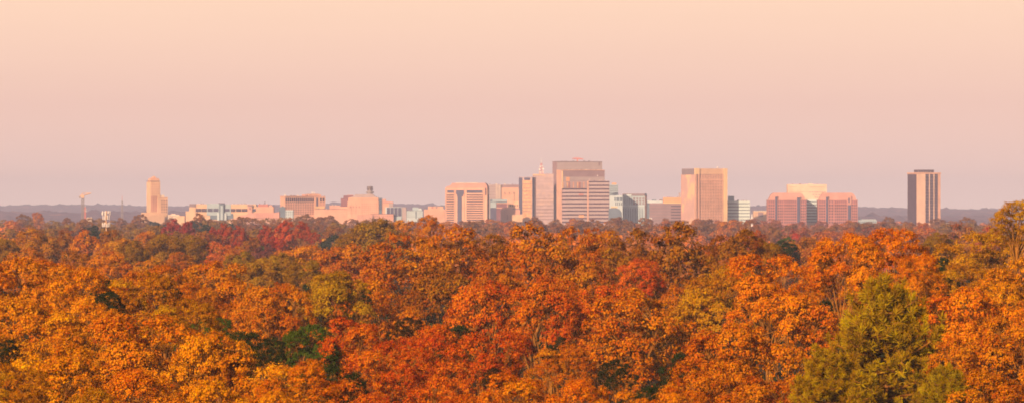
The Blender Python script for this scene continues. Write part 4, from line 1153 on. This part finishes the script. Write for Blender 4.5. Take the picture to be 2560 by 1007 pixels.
b = B('barrel_roof_hall', 'slate blue barrel roofed hall in front of the pale aqua office block', 'hall', 6300, 1524)
prism('wall', [(b.u(1522), b.z(560)), (b.u(1522), b.z(522)), (b.u(1530), b.z(519.3)), (b.u(1540), b.z(519.3)), (b.u(1549), b.z(523)), (b.u(1554.5), b.z(531)), (b.u(1556), b.z(560))], 0, 18, 'tealdark', b.root, 'y')
D = 6400
b = B('pilastered_block', 'teal pilastered office block with bright right edge', 'office block', D, 1612, 25, right=True, L=30)
b.raw('wall', b.u(1557), 0, 0, b.v(1617), 0, b.z(484), 'teal')
b.side('edge_wall', 1612.5, 1617, 489, 560, 'peach', .3); b.front('parapet', 1557, 1612, 484, 489.5, 'grey', .5)
b.front('roof_sign_band', 1560, 1580, 486, 490.5, 'tealwhite', .8)
b.fins(1558.5, 1580, 492, 516, 5, 'tealwhite', .4); b.grid(1582, 1612, 493, 512, 4, 3, fx=.62, fy=.75, mat='grey')
b.grid(1559, 1580, 493, 511, 6, 1, fx=.35, fy=.9, mat='tealdark'); b.fins(1559, 1611, 520, 560, 9, 'tealdark', .2)
b.front('string_course', 1557, 1612, 514, 516, 'tealwhite', .5)

# --- brown banded block, orange box
b = B('brown_banded_block', 'brown banded office block left of the ribbed peach tower', 'office block', 6500, 1624)
b.body(1624, 1706, 507.5, 'mauve', L=30); b.bands(1625, 1676, 512, 557, 6, 'grey', .35); b.bands(1677.5, 1704, 513.5, 557, 6, 'dark', .45)
b.body(1618.5, 1657, 501.5, 'tealwhite', bot=507.5, L=24, y=4.0, part='upper_wall'); b.body(1618.5, 1624, 502, 'tealdark', L=18, y=5.0, part='side_wing')
b.body(1630, 1641, 499, 'tealdark', bot=501.5, L=8, y=8.0, part='roof_plant'); b.body(1649, 1657, 498.6, 'grey', bot=501.5, L=8, y=8.0, part='roof_plant')
b.body(1658.5, 1704, 493.5, 'orange_clad', bot=507.5, L=20, y=1.0, part='orange_box'); b.front('parapet', 1658, 1704.3, 506.8, 508.6, 'yellow', .5)
b.grid(1662, 1702, 497, 503, 9, 1, fx=.3, fy=.6, mat='peach', y=1.0)
b.raw('roof_tank', b.u(1697.5), b.u(1702), 7, 10, b.z(493.5), b.z(482), 'taupe')
b.clutter(1662, 1696, 493.5, 4, 3)
o = empty('lamp_mast', (wx(1624, 5900), 5900, 0)); tag(o, 'slim white pole in front of the brown banded block', 'pole')
tubes_obj('pole', [([(0, 0, 0), (0, 0, wz(543, 5900))], .4)], 'whitepaint', o)
lathe('globe', [(0, 0), (.8, .3), (1, 1), (.7, 1.8), (0, 2)], 'whitepaint', o, (1.6, 0, wz(549, 5900)), 8)

# --- ribbed peach tower
D = 6450
b = B('ribbed_tower', 'tall peach tower with fine vertical ribs and yellow clad corners', 'office tower', D, 1738, 25, L=40)
U1 = b.u(1817); VL = b.v(1706)
b.raw('wall', .4, U1 - .4, .4, VL, 0, b.z(421.8), 'pink')
b.side('side_cladding', 1706.5, 1737, 437, 560, 'glint_clad', .3); b.side('side_top_band', 1707, 1738, 422, 436.4, 'grey', .35)
b.raw('side_edge_pier', -.6, 1.0, VL - 1.4, VL + .2, 0, b.z(436), 'pink')
b.raw('corner_pier', -.8, b.u(1747.5), -1.6, .4, b.z(436), b.z(421), 'yellow'); b.raw('corner_pier', -.8, b.u(1740.3), -1.6, .4, 0, b.z(436), 'peach'); b.raw('corner_pier', b.u(1744), b.u(1747.5), -1.6, .4, 0, b.z(436), 'peach')
b.front('recess_glass', 1740.5, 1744, 436, 560, 'brick', .25)
b.raw('edge_pier', b.u(1809.5), U1 + .6, -1.6, 6, 0, b.z(421.3), 'yellow')
b.front('top_fascia', 1748, 1809, 421.5, 435.5, 'cream', .3); b.front('glass_band', 1748, 1809, 436, 447, 'grey', .1); b.front('fascia_band', 1748, 1809, 447.4, 451.6, 'peach', 1.0)
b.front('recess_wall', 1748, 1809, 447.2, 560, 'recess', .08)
b.fins(1748, 1810, 436.2, 560, 15, 'peach', .55, 'rib', .75)
b.bands(1748, 1809, 455, 560, 14, 'pink', .35, 'floor_band')
lathe('roof_light', [(0, 0), (.9, .3), (1, 1), (.7, 1.8), (0, 2)], 'whitepaint', b.root, (b.u(1802), 6, b.z(421)), 8)

# --- white striped block
b = B('white_striped_block', 'white striped office block right of the ribbed peach tower', 'office block', 6486, 1816)
b.body(1812, 1875, 502, 'aqua', L=26); b.bands(1818, 1874.5, 507.6, 556, 6, 'tealdark', .24, 'window_band'); b.body(1821, 1836, 490, 'teal', bot=502, L=10, y=5.0, part='penthouse')  # pale walls take their cool shade from the aqua colour
b.raw('roof_dish', b.u(1843), b.u(1848), 4, 6, b.z(502), b.z(499.6), 'dark')
b.clutter(1840, 1872, 502, 4)
# --- small cream block and spire
b = B('small_cream_block', 'small cream block with dark openings left of the brick twins', 'building', 6600, 1884)
b.body(1884, 1920, 527, 'cream', L=20); b.front('parapet', 1884, 1920, 526.4, 528.4, 'white', .4); b.front('window', 1895, 1908, 530, 541, 'mauve', .3); b.grid(1886, 1894, 531, 541, 2, 2, fx=.4, fy=.4, mat='mauve')
o = empty('church_spire', (wx(1880, 6400), 6400, 0)); tag(o, 'thin white spire between the white striped block and the small cream block', 'spire')
lathe('spire', [(1.6, 0), (1.5, wz(545, 6400)), (1.1, wz(544, 6400)), (.1, wz(533, 6400))], 'whitepaint', o, n=8)

# --- white tower behind the twins
D = 6447
b = B('white_office_tower', 'pale yellow office tower rising between and behind the brick twins', 'office tower', D, 1969, 0, L=30)
b.body(1969.5, 2067, 461, 'ivory'); b.body(2021, 2033, 459.5, 'ivory', bot=461, L=12, y=6.0, part='roof_plant'); b.raw('roof_rail', b.u(2022), b.u(2032), 8, 9, b.z(459.5), b.z(458), 'teal')
b.bands(2023.5, 2062, 467, 474, 1, 'peach', .18); b.bands(1972, 1992, 467, 474, 1, 'peach', .18)
b.grid(2022, 2065, 478.8, 481.4, 7, 1, fx=.6, fy=1, mat='taupe'); b.grid(2030, 2058, 485.4, 488, 4, 1, fx=.6, fy=1, mat='taupe'); b.grid(2036, 2052, 491.5, 494.5, 3, 1, fx=.6, fy=1, mat='taupe'); b.bands(1973, 2021, 479, 485, 1, 'peach', .15)
for j in range(8): b.front('aqua_shade_band', 2010, 2050, 498.6 + j * 7.1, 498.6 + j * 7.1 + 4.8, 'aqua', .5)  # cool shade below the top storeys is set in the band colour
for j in range(8): b.front('window_band', 2010, 2050, 503.6 + j * 7.1, 505.4 + j * 7.1, 'tealdark', .35)

b.clutter(1975, 2062, 461, 7, 5, 2.0)
# --- brick twins
def twin(x0, x1, label, bays, arch, L1, L2):
    b = B('brick_twin_block', label, 'office block', 6400, x0, 0, L=34, group='twin rose brick blocks with curved roofs')
    yt = 499.5; z = b.z
    b.body(x0, x1, yt, 'rosebrick')
    w_ = x1 - x0
    prism('roof', [(b.u(x0 + 3), z(yt)), (b.u(x0 + 5), z(494)), (b.u(x0 + 9), z(486.5)), (b.u(x0 + 15), z(482)), (b.u(x1 - 15), z(482)), (b.u(x1 - 9), z(486)), (b.u(x1 - 4.5), z(493)), (b.u(x1 - 3), z(yt))], 1.5, 32, 'roof_rose', b.root, 'y')
    b.raw('cornice', b.u(x0 - .8), b.u(x1 + .8), -.8, 34.5, z(yt + .9), z(yt - .4), 'roof_rose')
    for (a, c, t) in bays:
        g = b.front('bay_glass', a, c, t, 560, 'glassblue', .9)
        b.front('bay_gable', a - .8, c + .8, t - 2.6, t - .2, 'roof_rose', 1.2)
    for k, (a, c) in enumerate(arch):
        n = max(2, round((c - a) / 5.2))
        b.grid(a, c, 501.5, 508.5, n, 1, fx=.52, fy=.9, mat='brick', part='tall_window')
        b.grid(a, c, 509.5, 559, n, 7, fx=.60, fy=.56, mat='glass')
    return b
twin(1919.5, 2016, 'left of the two rose brick blocks with curved roof and blue glass bays', [(1938, 1942.5, 492), (1992.5, 2000, 494)], [(1920.5, 1936.5), (1944, 1958), (1960, 1991), (2001.5, 2015)], 0, 0)
b2 = twin(2046, 2144, 'right of the two rose brick blocks with curved roof and blue glass bays', [(2065, 2069.5, 492.5), (2119.5, 2127, 512)], [(2047, 2063.5), (2071, 2084), (2086, 2117), (2129, 2143)], 0, 0)
b2.front('bay_window', 2120.5, 2124, 495, 506.5, 'glassblue', 1.0); b2.front('bay_gable', 2119, 2128, 490, 508, 'roof_rose', .7)

# --- low aqua block right
b = B('aqua_low_block', 'low aqua block with sawtooth roof right of the brick twins', 'building', 6600, 2146)
b.body(2147, 2192, 549.5, 'teal', L=16); b.raw('chimney', b.u(2152), b.u(2153.5), 3, 5, b.z(549.5), b.z(543), 'tealdark')
for i in range(6): b.front('roof_tooth', 2155 + i * 6, 2159 + i * 6, 547.4, 549.4, 'tealwhite', .1, -12)
b.grid(2150, 2191, 551, 558, 9, 1, fx=.4, mat='tealdark')

# --- lone tower
D = 6500
b = B('lone_tower', 'lone tall tower at right with dark glass side and three dark strips', 'office tower', D, 2292, 22, L=34)
U1 = b.u(2353); VL = b.v(2272)
b.raw('wall', 0, U1, 0, VL, 0, b.z(432), 'peach')
b.raw('cornice', -.6, U1 + .4, -.6, VL + .3, b.z(435), b.z(431.6), 'peach')
b.side('side_glass', 2272.6, 2291.4, 436, 565, 'glass', .3)
b.front('cream_wall', 2292.2, 2314, 435.2, 565, 'ivory', .25)
for (a, c) in ((2314.6, 2323.2), (2325, 2334.6), (2337, 2345.4)):
    b.front('glass_strip', a, c, 436, 557, 'glass', .3)
    for j in range(15): b.front('spandrel', a, c, 440 + j * 7.7, 441.2 + j * 7.7, 'grey', .36)
for x0 in (2323.0, 2334.7): b.front('mullion', x0, x0 + 1.7, 435, 557, 'ivory', .8)
b.rbox('penthouse', 2288, 2337, 4, 18, 424.5, 431.6, 'dark')
for i in range(6): b.rbox('roof_unit', 2296 + i * 6, 2298.5 + i * 6, 2.6, 3.8, 428, 431.6, 'grey')
b.raw('podium', b.u(2322), b.u(2361), -16, -1, 0, b.z(557.5), 'cream'); b.raw('podium_parapet', b.u(2321.5), b.u(2361.5), -16.4, -15.9, b.z(559), b.z(557), 'white')

# ------------------------------------------------------------------ tower crane, masts, cellular mast
D = 7000
o = empty('tower_crane', (wx(207, D), D, 0)); tag(o, 'tower crane with bright jib standing alone at the left of the town', 'crane')
h = wz(493, D)
tubes_obj('mast', lattice(h, 1.2, 1.2, 14, .4), 'steel', o)
tubes_obj('jib', [([(-1, 0, h + 1.5), (9.6, 0, h + 4.6)], .6), ([(-1, 0, h + 1.5), (0, 0, h + 4.4), (9.6, 0, h + 4.6)], .35)], 'cranepaint', o)
tubes_obj('counter_jib', [([(1, 0, h + 1.5), (-3.4, 0, h + 1.0)], .8), ([(0, 0, h + 4.6), (-3.4, 0, h + 1.0)], .3)], 'cranepaint', o)
o2 = link(bpy.data.objects.new('cab', cube('cranepaint')), o); o2.location = (-1.6, -1.6, h - .8); o2.scale = (3.2, 3.2, 3.0)
o2 = link(bpy.data.objects.new('counterweight', cube('steel')), o); o2.location = (-4.4, -1.2, h - 1.4); o2.scale = (2, 2.4, 2.8)
o = empty('lattice_mast', (wx(213, 6900), 6900, 0)); tag(o, 'short red and white mast directly right of the tower crane', 'mast')
h = wz(511, 6900); tubes_obj('mast', lattice(h - 3, 1.3, .5, 8, .3), 'redlight', o); tubes_obj('spike', [([(0, 0, h - 3), (0, 0, h)], .2)], 'whitepaint', o)
for zz in (h - 6, h - 8): lathe('dish', [(0, 0), (1.2, .2), (1.3, .8), (0, .9)], 'whitepaint', o, (1.0, -1, zz), 8)
o = empty('lattice_mast', (wx(305.5, 7300), 7300, 0)); tag(o, 'thin faint lattice mast between the cellular mast and the stepped tower', 'mast')
h = wz(489, 7300); tubes_obj('mast', lattice(h - 6, 2.0, .45, 10, .3), 'steel', o); tubes_obj('spike', [([(0, 0, h - 6), (0, 0, h)], .22)], 'redlight', o)

D = 2250
o = empty('cellular_mast', (wx(265.5, D), D, 0)); tag(o, 'cellular mast with three tiers of white panel antennas above the left trees', 'antenna mast')
m_ = K * D; h = wz(527, D)
tubes_obj('pole', [([(0, 0, 0), (0, 0, h)], [.32, .2])], 'cranepaint', o, 8)
for (yt, yb, R_, n, seed) in ((527, 537.5, 1.45, 9, 1), (537.5, 549, 1.15, 8, 2), (555.5, 567, 1.35, 10, 3)):
    zt, zb = wz(yt, D), wz(yb, D)
    tubes_obj('bracket', [([(R_ * math.cos(a), R_ * math.sin(a), (zt + zb) / 2) for a in np.linspace(0, 6.283, 9)], .06)] + [([(0, 0, (zt + zb) / 2), (R_ * math.cos(a), R_ * math.sin(a), (zt + zb) / 2)], .05) for a in np.linspace(0, 4.19, 3)], 'steel', o)
    for k in range(n):
        a = 6.283 * k / n + seed
        p = link(bpy.data.objects.new('antenna_panel', cube('whitepaint')), o)
        p.rotation_euler = (0, 0, a)
        hh = (zt - zb) * (.95 if k % 3 else .7)
        p.location = (R_ * math.cos(a) + .12 * math.sin(a), R_ * math.sin(a) - .12 * math.cos(a), zb + (.0 if k % 2 else (zt - zb) - hh)); p.scale = (.18, .34, hh)
# ------------------------------------------------------------------ ground and hills
def structure(name, me, label=None):
    o = link(bpy.data.objects.new(name, me)); o['kind'] = 'structure'
    if label: o['label'] = label
    return o


def ground_mat(name, cols, scale):
    m, nt, out = new_mat(name)
    geo = N(nt, 'ShaderNodeNewGeometry')
    n1 = N(nt, 'ShaderNodeTexNoise'); n1.inputs['Scale'].default_value = scale; n1.inputs['Detail'].default_value = 9; n1.inputs['Roughness'].default_value = .65
    nt.links.new(geo.outputs['Position'], n1.inputs['Vector'])
    r = N(nt, 'ShaderNodeValToRGB')
    r.color_ramp.elements.remove(r.color_ramp.elements[1])
    for i, (p, c) in enumerate(cols):
        e = r.color_ramp.elements[0] if i == 0 else r.color_ramp.elements.new(p)
        e.position = p; e.color = (*c, 1)
    nt.links.new(n1.outputs['Fac'], r.inputs['Fac'])
    b = N(nt, 'ShaderNodeBsdfDiffuse'); nt.links.new(r.outputs[0], b.inputs['Color'])
    nt.links.new(b.outputs[0], out.inputs['Surface'])
    return m


gm = ground_mat('leaf_litter_ground', [(.3, (.03, .035, .012)), (.5, (.07, .045, .015)), (.7, (.13, .06, .02))], .05)
V = [(-6000, -600, 0), (6000, -600, 0), (6000, 17200, 0), (-6000, 17200, 0)]
structure('ground', mesh_quads('ground', V, [(0, 1, 2, 3)], gm))

# wooded hills beyond the town, one terrain sheet with a bumpy canopy surface
hm = ground_mat('wooded_hill', [(.32, (.12, .11, .17)), (.45, (.28, .19, .24)), (.55, (.20, .17, .24)), (.66, (.38, .24, .25))], .012)  # mauve tones carry some of the distance haze in the colour
nx, ny = 520, 300
xs = np.linspace(-3200, 3200, nx); ys = 7600 + (16800 - 7600) * np.linspace(0, 1, ny) ** 1.15
X, Y = np.meshgrid(xs, ys)
h = 19 + 20 * np.clip((Y - 7600) / 8800, 0, 1) ** 1.1
h += 10 * np.sin(X / 520 + Y / 1100 + 1.0) * np.clip((Y - 8000) / 5000, 0, 1) + 4 * np.sin(X / 230 - Y / 700)
h += 3.5 * np.sin(X / 91 + 2 * np.sin(Y / 300)) * np.cos(Y / 260 + X / 400)
rs = np.random.default_rng(3)
h += rs.normal(scale=1.5, size=h.shape) + 2.5 * np.abs(rs.normal(size=h.shape)) * (rs.random(h.shape) < .10)
h[-1] = -1; h[0] = -1
V = np.stack([X, Y, h], -1).reshape(-1, 3)
i = np.arange(nx - 1)[None, :] + nx * np.arange(ny - 1)[:, None]
Q = np.stack([i, i + 1, i + nx + 1, i + nx], -1).reshape(-1, 4)
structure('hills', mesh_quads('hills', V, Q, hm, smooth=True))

# ------------------------------------------------------------------ haze
hz = bpy.data.materials.new('haze'); hz.use_nodes = True
nt = hz.node_tree; nt.nodes.clear()
out = nt.nodes.new('ShaderNodeOutputMaterial')
pv = nt.nodes.new('ShaderNodeVolumePrincipled')
pv.inputs['Color'].default_value = HAZE_COL
pv.inputs['Density'].default_value = HAZE_D
pv.inputs['Anisotropy'].default_value = HAZE_G
nt.links.new(pv.outputs[0], out.inputs['Volume'])
x0, x1, y0, y1, z0, z1 = -7000, 7000, -900, 17600, -1.0, 128
V = [(x0, y0, z0), (x1, y0, z0), (x1, y1, z0), (x0, y1, z0), (x0, y0, z1), (x1, y0, z1), (x1, y1, z1), (x0, y1, z1)]
Q = [(0, 3, 2, 1), (4, 5, 6, 7), (0, 1, 5, 4), (1, 2, 6, 5), (2, 3, 7, 6), (3, 0, 4, 7)]
o = link(bpy.data.objects.new('haze', mesh_quads('haze', V, Q, hz))); o['kind'] = 'stuff'; o['label'] = 'pale evening haze over the woods and town'

# ------------------------------------------------------------------ sky, sun, camera
w = bpy.data.worlds.new('World'); sc.world = w; w.use_nodes = True
nt = w.node_tree; nt.nodes.clear()
out = nt.nodes.new('ShaderNodeOutputWorld'); bg = nt.nodes.new('ShaderNodeBackground')
sky = nt.nodes.new('ShaderNodeTexSky'); sky.sky_type = 'NISHITA'; sky.sun_disc = False
sky.sun_elevation = SUN_EL; sky.sun_rotation = math.pi + SUN_AZ      # behind the camera, to its left
sky.dust_density = 2.0
tc = nt.nodes.new('ShaderNodeTexCoord'); sep = nt.nodes.new('ShaderNodeSeparateXYZ')
nt.links.new(tc.outputs['Generated'], sep.inputs[0])
ramp = nt.nodes.new('ShaderNodeValToRGB'); ramp.color_ramp.interpolation = 'EASE'
mr = nt.nodes.new('ShaderNodeMapRange'); mr.inputs['From Min'].default_value = 0; mr.inputs['From Max'].default_value = 0.05
nt.links.new(sep.outputs['Z'], mr.inputs['Value']); nt.links.new(mr.outputs[0], ramp.inputs['Fac'])
cr = ramp.color_ramp
for i, (p, c) in enumerate(SKY):
    e = cr.elements[i] if i < 2 else cr.elements.new(p)
    e.position = p; e.color = (*c, 1)
cr.interpolation = 'LINEAR'
# high thin streaks of cloud, barely there
nz = nt.nodes.new('ShaderNodeTexNoise'); nz.inputs['Scale'].default_value = 6; nz.inputs['Detail'].default_value = 4
mp = nt.nodes.new('ShaderNodeMapping'); mp.inputs['Scale'].default_value = (1, 1, 26)
nt.links.new(tc.outputs['Generated'], mp.inputs[0]); nt.links.new(mp.outputs[0], nz.inputs['Vector'])
nr = nt.nodes.new('ShaderNodeMapRange'); nr.inputs['To Min'].default_value = .98; nr.inputs['To Max'].default_value = 1.02
nt.links.new(nz.outputs['Fac'], nr.inputs['Value'])
vs = nt.nodes.new('ShaderNodeVectorMath'); vs.operation = 'SCALE'
nt.links.new(ramp.outputs[0], vs.inputs[0]); nt.links.new(nr.outputs[0], vs.inputs['Scale'])
vs.label = 'sky glow'
ss = nt.nodes.new('ShaderNodeVectorMath'); ss.operation = 'SCALE'; ss.inputs['Scale'].default_value = SKY_STR
nt.links.new(sky.outputs[0], ss.inputs[0])
tn = nt.nodes.new('ShaderNodeVectorMath'); tn.operation = 'MULTIPLY'; tn.inputs[1].default_value = SKY_TINT   # the peach cast of the dusk air
nt.links.new(ss.outputs[0], tn.inputs[0])
mx = nt.nodes.new('ShaderNodeMix'); mx.data_type = 'RGBA'
fr = nt.nodes.new('ShaderNodeMapRange'); fr.inputs['From Min'].default_value = .05; fr.inputs['From Max'].default_value = .13
nt.links.new(sep.outputs['Z'], fr.inputs['Value']); nt.links.new(fr.outputs[0], mx.inputs[0])
nt.links.new(vs.outputs[0], mx.inputs[6]); nt.links.new(tn.outputs[0], mx.inputs[7])
nt.links.new(mx.outputs[2], bg.inputs['Color']); bg.inputs['Strength'].default_value = 1.0
nt.links.new(bg.outputs[0], out.inputs['Surface'])

ld = bpy.data.lights.new('sun', 'SUN'); ld.energy = SUN_STR; ld.color = SUN_COL; ld.angle = math.radians(.6)
lo = bpy.data.objects.new('sun', ld); COL.objects.link(lo)
from mathutils import Vector
# light travels away from the camera, to the right and down
dirv = Vector((math.sin(SUN_AZ) * math.cos(SUN_EL), math.cos(SUN_AZ) * math.cos(SUN_EL), -math.sin(SUN_EL)))
lo.rotation_euler = dirv.to_track_quat('-Z', 'Y').to_euler()
lo.location = (-300, -500, 300)

cd = bpy.data.cameras.new('camera'); cam = bpy.data.objects.new('camera', cd); COL.objects.link(cam)
cd.sensor_fit = 'HORIZONTAL'; cd.sensor_width = 36; cd.lens = 18 / math.tan(HFOV / 2)
cd.clip_start = 1.0; cd.clip_end = 40000
cam.location = (0, 0, CZ); cam.rotation_euler = (math.radians(90) + math.atan((YH - 503.5) * K), 0, 0)
sc.camera = cam

sc.view_settings.view_transform = 'Standard'; sc.view_settings.look = 'None'
sc.view_settings.exposure = EXPO; sc.view_settings.gamma = 1.0
cy = sc.cycles
cy.use_denoising = True
try: cy.denoiser = 'OPENIMAGEDENOISE'
except Exception: pass
cy.max_bounces = 6; cy.diffuse_bounces = 1; cy.glossy_bounces = 2; cy.transmission_bounces = 2; cy.volume_bounces = 0; cy.transparent_max_bounces = 4
cy.use_adaptive_sampling = False
cy.pixel_filter_type = 'BLACKMAN_HARRIS'; cy.filter_width = 1.75
